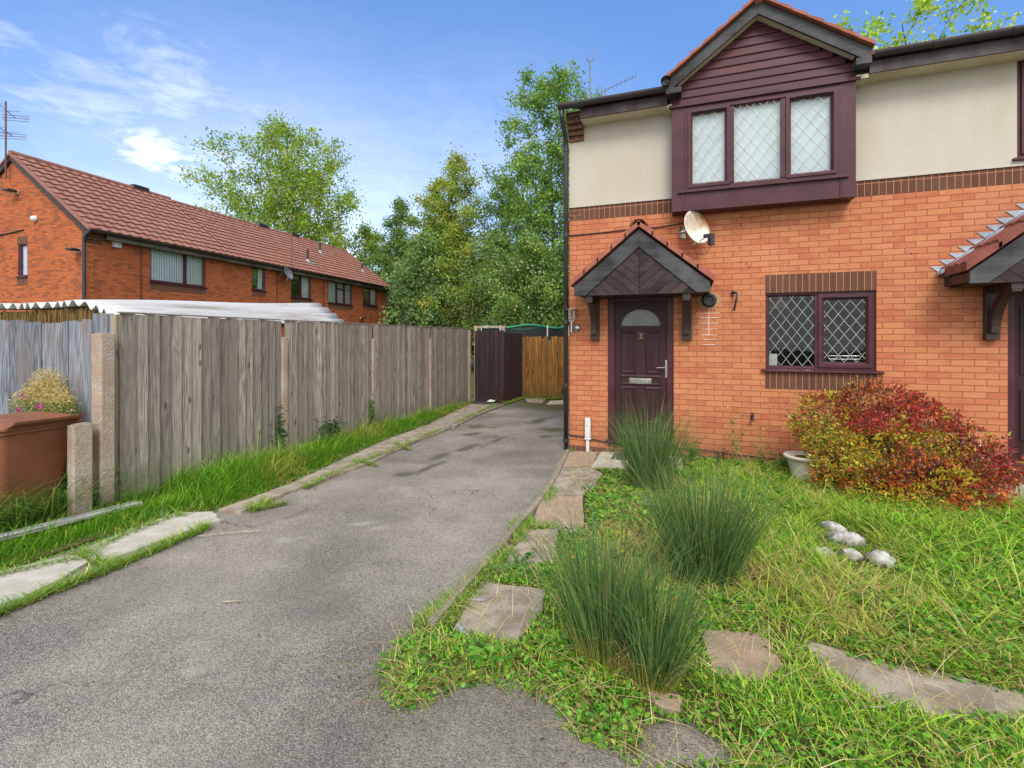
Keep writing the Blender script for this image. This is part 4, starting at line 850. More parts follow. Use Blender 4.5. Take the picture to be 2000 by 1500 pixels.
for (za_,tl,k) in ((8.95,1.25,0),(8.25,1.0,1)):
    mb=MB(); a=Vector((x-.1,y-.05,za_-.12)) ; c_=a+Vector((-.45,-.85,.85 if k==0 else .6))*tl; mb.tube([a-(c_-a)*.25,c_],.014,5)
    a=a-(c_-a)*.25
    for i in range(9): p=a.lerp(c_,i/8); q=Vector((.8,.5,.05)).normalized()*(.34 if i<2 else .16); mb.tube([p-q,p+q],.008,4)
    for i in range(3): p=a+Vector((0,0,.08*(i-1))); q=Vector((.8,.5,.0)).normalized()*.36; mb.tube([p-q,p+q],.011,4)
    mb.build('aerial_array',GREYM,t_)
def fit(name,label,cat,loc,build,rz_=TH):
    t_=thing(name,label,cat,loc,rz_); build(t_); return t_
def fl(t_):
    mb=MB(); mb.box(-.06,.06,-.05,0,-.06,.06); mb.build('mount',WHT,t_,world=False); mb=MB(); mb.box(-.13,.13,-.30,-.06,-.02,.04); mb.build('lamp_head',BMET,t_,world=False,bevel=.01)
fit('floodlight','black floodlight high on the terrace gable wall','floodlight',tw(-.0,2.9,6.2),fl,TH-R(90))
fit('floodlight','black floodlight on the terrace corner beside the downpipe','floodlight',tw(0,.2,4.26),fl,TH-R(90))
fit('floodlight','black floodlight low on the terrace wall above the corrugated roof','floodlight',tw(2.78,0,2.92),fl)
fit('floodlight','dark floodlight under the far terrace windows','floodlight',tw(14.1,0,2.85),fl)
mb=MB(); mb.box(.75,.98,-.09,0,4.50,4.76); o=mb.build('box_body',WHT,None,bevel=.01); a_=thing('alarm_box','white alarm box under the terrace eaves near the corner','alarm box',TO,TH); o.parent=a_
mb=MB(); mb.box(.79,.94,-.094,-.088,4.68,4.73); o=mb.build('box_slot',BMET,None); o.parent=a_
mb=MB(); mb.lathe([(0,.1),(.07,.09),(.1,.03),(.1,0)],(0,0,0),14); o=mb.build('bulkhead_lamp',WHT,smooth=True); o.location=tw(-.02,2.07,5.32); o.rotation_euler=(0,R(90),TH+R(180)); tag(o,'small white round lamp in the middle of the terrace gable','wall lamp')

# distant house behind the trees
x0,x1,y0,y1=-14.6,-2.2,36,43
FH=thing('brick_house','distant red brick house glimpsed through the trees','house',(x0,y0,0))
mb=MB(); wallslab(mb,x0,x1,-.1,5.0,y0,y0+.1,[(-9.6,-8.4,2.6,3.7),(-5.6,-4.4,2.6,3.7),(-12.8,-11.6,2.6,3.7)]); mb.add([(x0,y0,-.1),(x0,y1,-.1),(x0,y1,5),(x0,39.5,7.4),(x0,y0,5)],[(0,1,2,3,4)]); mb.add([(x1,y0,-.1),(x1,y1,-.1),(x1,y1,5),(x1,39.5,7.4),(x1,y0,5)],[(4,3,2,1,0)]); mb.build('brick_wall',BRT,FH)
GREYT=simple('grey_roof_tile',S(128,122,118),S(108,102,100),scale=2,rough=.9)
mb=MB(); mb.prism([(y0-.4,4.85),(39.5,7.5),(y1+.4,4.85),(y1+.4,4.75),(39.5,7.4),(y0-.4,4.75)],x0-.2,x1+.2,'x'); mb.build('roof',GREYT,FH)
for wx in (-9.6,-5.6,-12.8):
    mb=MB(); frame(mb,wx,wx+1.2,2.6,3.7,.08,y0,y0+.08); mb.box(wx+.56,wx+.64,y0,y0+.08,2.65,3.65); wo=mb.build('window',BMET,FH); mb=MB(); mb.box(wx+.02,wx+1.18,y0+.05,y0+.09,2.65,3.65); mb.build('window_pane',FROST,wo)

# ---------------- fences ----------------
def boards(mb,x0,x1,y,z0,z1,bw=.105,th=.032,axis='y',flip=False,jz=.012,gaps=False):
    """feather-edge boards between x0..x1; axis='y': run along Y at X=y facing +X; axis='x': run along X at Y=y facing -Y"""
    n=max(1,int(round((x1-x0)/bw))); b_=(x1-x0)/n
    for i in range(n):
        a=x0+i*b_; c_=a+b_*1.12; mb.t=rnd.random(); zt_=z1+rnd.uniform(-jz,jz); zb=z0+rnd.uniform(-.01,.01); t0,t1=(.006,th); ov=.004
        if gaps and rnd.random()<.12: zt_-=rnd.uniform(.02,.12)
        wob=rnd.uniform(-.007,.007); tw_=rnd.uniform(-.004,.004)
        if axis=='y':
            P=[(y+wob,a),(y+t0+wob,a),(y+t1+wob,c_),(y+wob,c_)]; 
        else:
            P=[(a,y-wob),(c_,y-wob),(c_,y-t1-wob),(a,y-t0-wob)]
        mb.prism(P,zb,zt_,'z')
Fn=thing('garden_fence','long grey weathered feather-edge fence with concrete posts along the driveway','fence',(-5.49,3.2,0))
ys=[3.26,5.43,7.52,9.62,11.66]
for i in range(4):
    mb=MB(); boards(mb,ys[i]+.06,ys[i+1]-.04,-5.50,-.02+.02,1.93,bw=(.125 if i==0 else .1)); pn=mb.build('fence_panel',FEN,Fn)
    mb=MB(); mb.box(-5.52,-5.47,ys[i]+.05,ys[i+1]-.03,1.935,1.95); mb.build('panel_cap',FEN,pn)
    mb=MB(); mb.box(-5.56,-5.51,ys[i]+.05,ys[i+1]-.03,.3,.36);mb.box(-5.56,-5.51,ys[i]+.05,ys[i+1]-.03,1.5,1.56); mb.build_each('fence_rail',FEN,pn)
def cpost(parent,x0,x1,y0,y1,h):
    mb=MB(); c_=.012; mb.prism([(x0+c_,y0),(x1-c_,y0),(x1,y0+c_),(x1,y1-c_),(x1-c_,y1),(x0+c_,y1),(x0,y1-c_),(x0,y0+c_)],-.1,h-.01,'z'); mb.prism([(x0+.02,y0+.02),(x1-.02,y0+.02),(x1-.02,y1-.02),(x0+.02,y1-.02)],h-.01,h,'z'); return mb.build('concrete_post',CONC,parent,bevel=.005)
for y,h in ((5.45,1.70),(7.54,1.68),(9.64,1.68)): cpost(Fn,-5.56,-5.445,y-.05,y+.05,h)
cpost(Fn,-5.56,-5.44,11.62,11.74,1.90)
cpost(Fn,-5.585,-5.43,3.11,3.245,1.73)
mb=MB(); mb.box(-5.60,-5.53,3.30,3.38,0,1.92); mb.build('timber_post',POSTW,Fn)
p_=cpost(None,-5.50,-5.395,2.865,3.03,.87); p_.name='short_concrete_post'; tag(p_,'short broken concrete post standing in front of the tall corner post','post')
p_.data.transform(__import__('mathutils').Matrix.Translation((5.45,-2.95,0))); p_.location=(-5.45,2.95,0)
Fb=thing('old_board_fence','bluish weathered board fence behind the brown bin','fence',(-5.6,3.3,0))
mb=MB(); 
x=-9.6
while x<-5.62:
    wd=rnd.choice([.1,.12,.15,.17]); mb.t=rnd.random(); a=x+.004; c_=min(x+wd,-5.6); z1=1.875+rnd.uniform(-.03,.02); tl=rnd.uniform(-.006,.006)
    if x>-5.95: z1=1.93
    mb.prism([(a,-.0),(c_,-.0),(c_+tl,z1),(a+tl,z1-rnd.uniform(-.01,.015))],3.30-rnd.uniform(0,.012),3.325); x+=wd
mb.build('fence_boards',FENB,Fb)
mb=MB(); mb.box(-9.6,-5.6,3.33,3.38,1.5,1.57); mb.box(-9.6,-5.6,3.33,3.38,.4,.47); mb.build_each('fence_rail',FENB,Fb)
# dark gate and return, orange-brown fence
Gt=thing('dark_gate','dark brown stained board gate and return at the end of the driveway','gate',(-5.0,11.9,0))
mb=MB(); boards(mb,-5.42,-4.6,11.92,.0,1.89,bw=.14,axis='x',jz=.004); gl=mb.build('gate_leaf',FEND,Gt)
mb=MB(); mb.box(-4.6,-4.555,11.86,11.93,0,1.86); mb.build('gate_post',FEND,Gt)
mb=MB(); boards(mb,11.93,13.33,-4.6,.0,1.83,bw=.07,axis='y',jz=.004,th=.035); mb.build('return_panel',FEND,Gt)
mb=MB(); mb.box(-5.36,-5.30,11.885,11.9,.95,1.0); mb.tube([(-5.33,11.89,.99),(-5.33,11.85,.99)],.02,8); mb.build('gate_latch',BMET,gl)
t_=thing('pale_timber_frame','pale timber frame standing above the dark gate','frame',(-5.0,12.05,0))
mb=MB(); mb.box(-5.47,-5.39,12.0,12.08,0,1.96); mb.build('frame_post',POSTW,t_); mb=MB(); mb.box(-4.68,-4.60,12.0,12.08,0,1.96); mb.build('frame_post',POSTW,t_); mb=MB(); mb.box(-5.49,-4.58,12.0,12.08,1.961,2.02); mb.build('frame_beam',POSTW,t_)
mb=MB(); boards(mb,-4.57,-1.74,13.38,.03,1.735,bw=.095,axis='x',jz=.015,gaps=True); o=mb.build('fence_boards',FENBR,None); Fo=thing('brown_board_fence','orange brown mossy board fence closing the driveway beside the house','fence',(0,0,0)); o.parent=Fo
mb=MB(); mb.box(-4.57,-1.74,13.385,13.43,.4,.47); mb.box(-4.57,-1.74,13.385,13.43,1.4,1.47); mb.build_each('fence_rail',FENBR,Fo)
mb=MB(); mb.box(-3.40,-3.32,13.34,13.36,.13,.26); mb.build('fence_hole_cover',BMET,Fo)
# trampoline
t_=thing('trampoline','trampoline with black net and sagging green padded rim behind the brown fence','trampoline',(-5.35,15.9,0))
cx,cy,rr=-5.35,15.9,1.45
mb=MB(); 
pts=[(cx+rr*math.cos(a),cy+rr*math.sin(a),2.06+.05*math.sin(5*a+1)) for a in [2*math.pi*i/60 for i in range(61)]]; mb.tube(pts,.035,8,cap=False); mb.build('net_rim',simple('green_foam',S(40,140,104),S(30,120,88),scale=4,rough=.6),t_,smooth=True)
mnet,t,b=newmat('black_net'); tp=t.N('ShaderNodeBsdfTransparent'); setb(t,b,S(30,34,40),.8); mx=t.N('ShaderNodeMixShader',{0:.8,1:tp.outputs[0],2:b.outputs[0]}); t.l.new(mx.outputs[0],t.n['Material Output'].inputs[0])
mb=MB(); mb.add([(p[0],p[1],.8) for p in pts[:60]]+[(p[0],p[1],p[2]) for p in pts[:60]],[(i,(i+1)%60,60+(i+1)%60,60+i) for i in range(60)]); mb.build('safety_net',mnet,t_)
mb=MB(); mb.lathe([(0,.78),(rr,.78),(rr,.82),(0,.82)],(cx,cy,0),40); mb.build('jump_mat',BMET,t_)
for k in range(6):
    a=k*math.pi/3+.3; mb=MB(); mb.tube([(cx+rr*1.03*math.cos(a),cy+rr*1.03*math.sin(a),0),(cx+rr*1.03*math.cos(a),cy+rr*1.03*math.sin(a),2.1)],.022,8); mb.build('net_pole',WHT,t_)
# corrugated shelter behind the fence
t_=thing('corrugated_shelter','lean-to with white corrugated plastic roof and reed screen behind the fences','shelter',(-7,5.5,0))
xs=np.arange(-9.2,-5.84,.013); ysg=np.linspace(3.42,7.25,12); vs=[];fs=[]
def shz(x,y):
    if x>-6.34: z=1.95+( -5.9-x)/.44*.12
    else: z=2.07+(-6.34-x)*.0
    return z+max(0,(y-3.4))*.06*min(1,max(0,(-5.85-x)/.6))+.034*math.sin(2*math.pi*x/.17)+.012*math.sin(y*1.9+x*2)
for y in ysg:
    for x in xs: vs.append((x,y+.02*math.sin(x*9),shz(x,y)))
nx=len(xs)
for j in range(len(ysg)-1):
    for i in range(nx-1): fs.append((j*nx+i,j*nx+i+1,(j+1)*nx+i+1,(j+1)*nx+i))
mb=MB(); mb.add(vs,fs); o=mb.build('corrugated_sheet',CORR,t_,smooth=True); so=o.modifiers.new('s','SOLIDIFY'); so.thickness=.006
mb=MB()
x=-9.2
while x<-6.05: mb.t=rnd.random(); mb.box(x,x+.012,3.44+rnd.uniform(0,.02),3.46,1.0,2.0+rnd.uniform(-.08,.02)); x+=.013
mb.build('reed_screen',REED,t_)
mb=MB(); mb.box(-9.2,-5.95,3.48,3.53,1.90,2.0); mb.box(-5.98,-5.92,3.5,7.2,1.85,1.93); mb.build('roof_rail',REED,t_)
for y in (3.6,7.1): 
    for x in (-9,-5.98): mb=MB(); mb.box(x,x+.07,y,y+.07,0,1.9); mb.build('shelter_post',POSTW,t_)
mb=MB(); mb.box(-9.1,-6.0,3.9,3.93,0,1.85); mb.build('shelter_back',REED,t_)

# ---------------- bin, plank, litter ----------------
t_=thing('wheelie_bin','brown wheelie bin standing in long grass at the left edge','bin',(-5.95,2.72,0))
bx1,bx0,by0,by1=-5.60,-6.22,2.44,3.0
mb=MB()
def ring(xa,xb,ya,yb,z,r=.05,n=4):
    pts=[]
    for (cx_,cy_,a0) in ((xb-r,ya+r,-90),(xb-r,yb-r,0),(xa+r,yb-r,90),(xa+r,ya+r,180)):
        for i in range(n+1): a=R(a0+90*i/n); pts.append((cx_+r*math.cos(a),cy_+r*math.sin(a),z))
    return pts
def loft(mb,rings,capb=True,capt=True):
    n=len(rings[0]); vs=[p for r_ in rings for p in r_]; fs=[]
    for j in range(len(rings)-1):
        for k in range(n): fs.append((j*n+k,j*n+(k+1)%n,(j+1)*n+(k+1)%n,(j+1)*n+k))
    if capb: fs.append(list(range(n))[::-1])
    if capt: fs.append(list(range((len(rings)-1)*n,len(rings)*n)))
    mb.add(vs,fs)
loft(mb,[ring(bx0+.05,bx1-.15,by0+.06,by1-.06,-.02),ring(bx0,bx1,by0,by1,.82),ring(bx0-.02,bx1+.02,by0-.02,by1+.02,.83),ring(bx0-.02,bx1+.02,by0-.02,by1+.02,.865)]); bo=mb.build('bin_body',BIN,t_,smooth=False,bevel=.004)
mb=MB(); mb.box(bx0+.3,bx0+.33,by0-.025,by0-.01,.70,.83); mb.box(bx0+.06,bx0+.09,by0-.02,by0-.005,.70,.83); mb.build_each('lift_rib',BIN,bo)
mb=MB(); loft(mb,[ring(bx0-.04,bx1+.05,by0-.035,by1+.035,.868,.06),ring(bx0-.04,bx1+.05,by0-.035,by1+.035,.895,.06),ring(bx0+.0,bx1-.02,by0+.0,by1-.0,.935,.07),ring(bx0+.05,bx1-.07,by0+.05,by1-.05,.95,.08)])
mb.prism([(bx1+.02,.872),(bx1+.16,.93),(bx1+.17,.955),(bx1+.02,.90)],by0+.02,by1-.02); lo_=mb.build('bin_lid',BIN,t_,bevel=.004)
mb=MB(); mb.lathe([(0,.0),(.05,.002),(.07,.012),(.075,.0)],(bx0+.42,by0+.16,.944),18); mb.build('lid_boss',BIN,lo_,smooth=True); mb=MB(); mb.box(bx0+.10,bx0+.30,by0+.01,by0+.045,.925,.957); mb.build('lid_grip',BIN,lo_,bevel=.012)
mb=MB(); mb.tube([(bx0-.07,by0+.08,.90),(bx0-.07,by1-.08,.90)],.018,8); mb.build('bin_handle',BIN,t_)
for y in (by0+.02,by1-.07): mb=MB(); mb.lathe([(0,0),(.1,0),(.1,.05),(0,.05)],(bx0-.02,y+.05,.1),18,'y'); mb.build('bin_wheel',BMET,t_)
a=Vector((*G(-150,1086,.12),.12));c_=Vector((*G(272,981,.07),.07))
mb=MB(); d=(c_-a).normalized(); n_=Vector((-d.y,d.x,0)).normalized(); L=(c_-a).length
for k in range(3):
    o0=-.055+k*.038; mb.t=rnd.random(); q=[a+n_*o0,c_+n_*o0,c_+n_*(o0+.034),a+n_*(o0+.034)]; mb.add([v-Vector((0,0,.02)) for v in q]+[v+Vector((0,0,.012-.004*(k%2))) for v in q],[(3,2,1,0),(4,5,6,7),(0,1,5,4),(1,2,6,5),(2,3,7,6),(3,0,4,7)])
tag(mb.build('plastic_plank',PLK,bevel=.002),'long pale grey plastic plank lying in the grass by the bin','plank')
def strip(px0,px1,w_,label,mat=WHT,name='plastic_strip',cat='litter',z=.035):
    a=Vector((*G(*px0),z));c_=Vector((*G(*px1),z)); d=(c_-a).normalized(); n_=Vector((-d.y,d.x,0))*w_/2; m_=(a+c_)/2+n_*.3
    mb=MB(); mb.add([a-n_,c_-n_*.6,c_+n_*.8,m_+n_,a+n_*.5]+[v+Vector((0,0,.005)) for v in (a-n_,c_-n_*.6,c_+n_*.8,m_+n_,a+n_*.5)],[(4,3,2,1,0),(5,6,7,8,9)]+[(i,(i+1)%5,5+(i+1)%5,5+i) for i in range(5)]); return tag(mb.build(name,mat),label,cat)
GSTR=simple('grey_litter_plastic',S(176,178,184),S(150,152,160),scale=9,rough=.5)
strip((915,1182),(947,1184),.018,'thin grey plastic strip lying level on the largest kerb slab',GSTR)
strip((893,1232),(916,1260),.022,'curled grey plastic strip at the near corner of the largest kerb slab',GSTR)
strip((435,1180),(472,1178),.010,'small pale stick lying in the middle of the driveway',POSTW,'stick','stick',.014)
def twig(pxs,r,label,mat=POSTW,z=.02):
    pts=[(*G(*p),z) for p in pxs]; mb=MB(); mb.tube(pts,r,5); return tag(mb.build('twig',mat),label,'twig')
twig([(552,1017),(575,1010),(600,998)],.004,'dark twig lying across the driveway towards the fence',RUST)
twig([(385,1052),(430,1047),(512,1040)],.004,'long pale twig beside the left grass strip',POSTW)
twig([(1635,1390),(1680,1412),(1725,1412),(1750,1400)],.003,'curved pale stalk on the grass at lower right',POSTW,.07)
t_=thing('dropped_plastic_sheet','crumpled grey plastic scrap on the slab by the dark gate','litter',(*G(957,787),.03)); mb=MB(); x,y=G(957,787); mb.add([(x-.1,y,.03),(x+.1,y-.05,.035),(x+.12,y+.1,.06),(x,y+.12,.04),(x,y+.03,.09)],[(0,1,4),(1,2,4),(2,3,4),(3,0,4)]); mb.build('scrap',WHT,t_)
t_=thing('glass_jar','small clear bottle lying in grass beside the pale left slab','bottle',(*G(320,1010),.05)); x,y=G(320,1012); mb=MB(); mb.lathe([(0,0),(.03,0),(.032,.06),(.015,.085),(.015,.1)],(x,y,.02),14); mb.build('bottle_body',GLS,t_,smooth=True)
mb=MB(); x,y=F(1228,0)[0],6.98; mb.box(-1.02,-.62,6.72,7.08,.031,.045); tag(mb.build('door_mat',simple('mat_rubber',S(78,90,78),S(64,74,64),scale=9,rough=.9)),'small dark green doormat on the pale slab at the front door','doormat')

# ---------------- garden things ----------------
def stone(px,py,rx,ry,rz_,label,seed):
    x,y=G(px,py); r_=random.Random(seed); mb=MB(); n=16;m_=9;vs=[];fs=[]
    f=[(r_.uniform(1,3),r_.uniform(0,6),r_.uniform(.05,.12)) for _ in range(5)]
    for j in range(m_+1):
        th=math.pi*j/m_
        for k in range(n):
            a=2*math.pi*k/n; q=1+sum(c*math.sin(w_*2*a+p+th*w_) for w_,p,c in f); vs.append((rx*.85*q*math.sin(th)*math.cos(a),ry*.85*q*math.sin(th)*math.sin(a),rz_*.5*q*math.cos(th)))
    for j in range(m_):
        for k in range(n): fs.append((j*n+k,(j+1)*n+k,(j+1)*n+(k+1)%n,j*n+(k+1)%n))
    mb.add(vs,fs); o=mb.build('garden_stone',STONE,smooth=True); o.location=(x,y,.06); o.rotation_euler=(0,0,r_.uniform(0,3)); return tag(o,label,'stone','stones lying in the garden grass')
stone(1628,1045,.13,.07,.09,'flat grey stone at the back of the stone pile in the grass',1)
stone(1655,1068,.13,.10,.11,'large round topped stone in the middle of the stone pile',2)
stone(1605,1095,.10,.06,.07,'low half-buried stone left of the front stones',3)
stone(1665,1100,.08,.06,.08,'small white stone between the two front stones',4)
stone(1718,1108,.11,.08,.10,'round pale stone at the front right of the pile',5)
stone(1480,1012,.035,.035,.05,'small white pebble alone in grass right of the middle rush clump',6)
t_=thing('garden_pot','cream garden pot with rolled rim beside the red shrub','pot',(1.22,6.36,0))
mb=MB(); mb.lathe([(0,0),(.11,0),(.13,.08),(.17,.26),(.19,.31),(.215,.32),(.22,.345),(.2,.355),(.18,.34),(0,.31)],(1.22,6.36,0),30); mb.build('pot_body',POTM,t_,smooth=True)
mb=MB(); mb.lathe([(.178,.325),(0,.33)],(1.22,6.36,0),20); mb.build('pot_soil',SOIL,t_)

# plants -----------------------------------------------------------
def colmix(n,cols,wts,jit=.15,rg=rng):
    c=np.array(cols)[rg.choice(len(cols),n,p=np.array(wts)/sum(wts))]; return np.clip(c*(1+rg.normal(0,jit,(n,1))),.003,1)
GG=[S(132,182,44),S(92,148,38),S(156,192,56),S(176,192,74),S(200,186,116),S(70,116,34)]
def scatter(poly,dens,extra=None,rg=rng):
    xs=[p[0] for p in poly];ys=[p[1] for p in poly]; x0,x1,y0,y1=min(xs),max(xs),min(ys),max(ys)
    n=int((x1-x0)*(y1-y0)*dens); x=rg.uniform(x0,x1,n);y=rg.uniform(y0,y1,n); k=inpoly(x,y,poly)
    if extra is not None: k&=extra(x,y)
    return x[k],y[k]
def offslab(x,y):
    k=np.ones(x.shape,bool)
    for s_ in slabs: k&=~inpoly(x,y,s_)
    for s_ in slabs: k&=~((polydist(x,y,s_)<.035)&(x<.2))
    return k&~bite(x,y)
STONES=[G(1628,1045),G(1655,1068),G(1718,1108),G(1665,1100)]
def hfac(x,y):
    near=np.clip((y-1.9)/1.6,.0,1); right=np.clip((x-.3)/1.2,0,1)
    h=.04+.055*near+.035*right*near
    h=h*(.45+.55*np.clip(polydist(x,y,GARD)/.35,0,1))
    h=np.where((np.hypot(x+.1,y-2.2)<.28),h*.5,h)
    for sx,sy in STONES: h=np.where(np.hypot(x-sx,y-sy+.12)<.24,h*.35,h)
    for s_ in slabs: 
        d=polydist(x,y,s_); h=np.where(d<.2,h*(.40+.6*d/.2),h)
    h=np.where((x<.1)&(y>3),h*.5,h)
    return h
# main garden grass
x,y=scatter(GARD,9500,lambda a,b_:offslab(a,b_)&(b_>1.2)&(rng.random(len(a))<np.clip(1.25-.12*b_,.35,1)*np.where(vnoise(a,b_,2.2,11)<.42,.45,1)*np.where(vnoise(a,b_,5.,61)<.34,.25,1)))
n=len(x); hb=hfac(x,y)*rng.gamma(6,1/6,n)*(.7+.6*vnoise(x,y,1.3,8)); dryn=vnoise(x,y,1.1,21)
C=colmix(n,GG,[4,3,4,2.6,1.3,2]); dry=rng.random(n)<np.clip((dryn-.44)*3.0,.04,.6); C[dry]=colmix(int(dry.sum()),[S(196,180,118),S(176,156,96),S(170,170,84)],[2,1,2])
grass=blades('garden_grass',np.stack([x,y,np.zeros(n)-.005+gz(x,y)*.8],1),hb*1.15,rng.uniform(0,6.28,n),rng.uniform(.2,.9,n),rng.uniform(.1,.9,n),rng.uniform(.1,.55,n),rng.uniform(.0035,.0075,n),C,BLADE); tag(grass,'overgrown bright green and straw coloured garden grass','grass',kind='stuff')
# low broadleaf weeds and clover
x,y=scatter(GARD,5200,lambda a,b_:offslab(a,b_)&(b_>1.2)&((vnoise(a,b_,1.7,31)>.47)|((b_<2.6)&(rng.random(len(a))<.5)))&(rng.random(len(a))<np.clip(1.3-.13*b_,.3,1)))
n=len(x); hh=hfac(x,y)*rng.uniform(.15,.75,n)+.008; az=rng.uniform(0,6.28,n); D=np.stack([np.cos(az),np.sin(az),rng.uniform(-.1,.7,n)],1); sz=rng.uniform(.014,.034,n)*np.where(y>3.2,1.7,1.)
o=leaves('clover_weeds',np.stack([x,y,hh+gz(x,y)*.7],1),D,sz,sz*.75,colmix(n,[S(92,156,42),S(62,120,36),S(122,172,50),S(150,176,66),S(150,130,70)],[4,3,3,1.5,.6]),LEAF,up=np.tile([0,0,1.],(n,1))+rng.normal(0,.35,(n,3))); tag(o,'low clover and broad leaved weeds among the grass','weeds',kind='stuff')
# straw stalks lying about
x,y=scatter(GARD,230,lambda a,b_:(b_>1.3)); n=len(x)
o=blades('dry_stalks',np.stack([x,y,np.full(n,.03)],1),rng.uniform(.06,.2,n),rng.uniform(0,6.28,n),rng.uniform(.5,1.4,n),rng.uniform(.2,1.,n),rng.uniform(.2,.7,n),rng.uniform(.002,.004,n),colmix(n,[S(208,190,140),S(186,160,112)],[1,1]),BLADE); tag(o,'dry straw stalks lying over the garden','straw',kind='stuff')
# verge grass along the left fence
def vpoly(x,y): return (x>-5.46)&(x<-4.62)
x,y=scatter(VERGE,9000,lambda a,b_:(b_>1.2)&(rng.random(len(a))<np.clip(1.15-.07*b_,.4,1))); n=len(x)
edge=np.clip(polydist(x,y,VERGE[1:-1],False)/.3,.2,1)
hb=edge*rng.gamma(4,1/4,n)*(.06+.15*vnoise(x,y,1.4,3))*(.45+1.1*vnoise(x,y,5.,13))*np.where((y<3.6)&(np.abs(x+5.35-.12*(y-2.4))<.13),.35,1); C=colmix(n,[S(104,164,40),S(78,138,34),S(138,176,52),S(172,180,80)],[4,3,3,1]); yl=(vnoise(x,y,.9,17)>.6)&(rng.random(n)<.5); C[yl]=colmix(int(yl.sum()),[S(196,184,110),S(176,176,84)],[1,1])
o=blades('verge_grass',np.stack([x,y,np.full(n,.0)],1),hb*1.15*np.where(y<3.7,.62,1),rng.normal(0,1.3,n),rng.uniform(.0,.5,n),rng.uniform(.1,.8,n),rng.uniform(.05,.5,n),rng.uniform(.004,.008,n),C,BLADE); tag(o,'tufty green verge grass along the foot of the grey fence','grass',kind='stuff')
# long grass round the bin
P1=[(-7.5,-.5),(-5.3,-.5),(-5.45,2.0),(-5.5,2.6),(-5.45,3.1),(-5.4,3.25),(-7.5,3.25)]
x,y=scatter(P1,2600,lambda a,b_:(b_>1.0)&~((a>bx0-.02)&(a<bx1-.1)&(b_>by0)&(b_<by1))); n=len(x)
pk=np.hypot((x+5.45)*1.,(y-2.5)); hb=rng.gamma(8,1/8,n)*np.where(x<-5.2,.36,.2); hb*=np.where((y>2.4)&(x>-5.6),1.1,1)
o=blades('long_grass',np.stack([x,y,np.full(n,.0)],1),hb*1.2,rng.uniform(0,6.28,n),rng.uniform(.1,.7,n),rng.uniform(.2,1.2,n),rng.uniform(.1,.65,n),rng.uniform(.004,.008,n),colmix(n,[S(88,140,48),S(62,110,42),S(118,154,62),S(160,172,80),S(56,98,48)],[3,3,3,1.5,2]),BLADE); tag(o,'long dark green grass round the brown bin','grass',kind='stuff')
# grass lines along joints and kerbs
def linegrass(name,lab,lines,dens,w_,h0,cols,wt):
    X=[];Y=[]
    for ln,ww in lines:
        pts=[G(*p) for p in ln]
        for a,c_ in zip(pts[:-1],pts[1:]):
            L=math.hypot(c_[0]-a[0],c_[1]-a[1]); k=int(L*dens*ww/.08); t_=rng.random(k); off=rng.normal(0,ww*.5,k); nx_,ny_=-(c_[1]-a[1])/L,(c_[0]-a[0])/L
            px_=a[0]+(c_[0]-a[0])*t_+nx_*off; py_=a[1]+(c_[1]-a[1])*t_+ny_*off; g_=vnoise(px_,py_,3.,2)>.40; X.append(px_[g_]);Y.append(py_[g_])
    x=np.concatenate(X);y=np.concatenate(Y);n=len(x); C=colmix(n,cols,wt)
    o=blades(name,np.stack([x,y,np.full(n,.005)],1),rng.gamma(6,1/6,n)*h0,rng.uniform(0,6.28,n),rng.uniform(.2,1.2,n),rng.uniform(.1,.8,n),rng.uniform(.1,.5,n),rng.uniform(.0035,.007,n),C,BLADE); tag(o,lab,'grass',kind='stuff')
linegrass('kerb_grass','short grass growing along the left slab strip and kerb',[([(-100,1250),(0,1200),(100,1160),(200,1120),(310,1075),(400,1035),(480,1000),(560,970)],.045),([(560,972),(640,935),(700,908),(760,885),(830,855),(905,822),(968,792)],.022),([(150,1085),(215,1110)],.03),([(-60,1150),(0,1130),(80,1112),(158,1096)],.03),([(170,1088),(250,1047),(345,1012),(420,1010)],.03),([(400,1005),(470,985)],.03),([(560,985),(440,1012)],.025),([(690,902),(740,912)],.02),([(770,868),(800,880)],.02),([(985,791),(1022,779),(1060,781),(1098,780)],.04)],2600,.08,.055,[S(112,152,48),S(140,164,60),S(90,136,42),S(188,178,100)],[4,3,3,1.4])
linegrass('edging_grass','grass tufts growing along the right kerb and slab joints',[([(1080,955),(1050,1010),(1000,1075),(950,1125),(880,1200),(850,1235)],.045),([(1060,1000),(1000,1040)],.05),([(985,1100),(930,1130)],.03),([(900,1180),(800,1250)],.09),([(1030,1035),(1140,1034)],.03),([(960,1128),(1070,1140)],.05),([(1160,920),(1215,925)],.03),([(1110,880),(1120,883)],.01)],2600,.08,.055,[S(112,156,48),S(140,168,60),S(90,136,42),S(196,184,110)],[4,3,3,1.6])
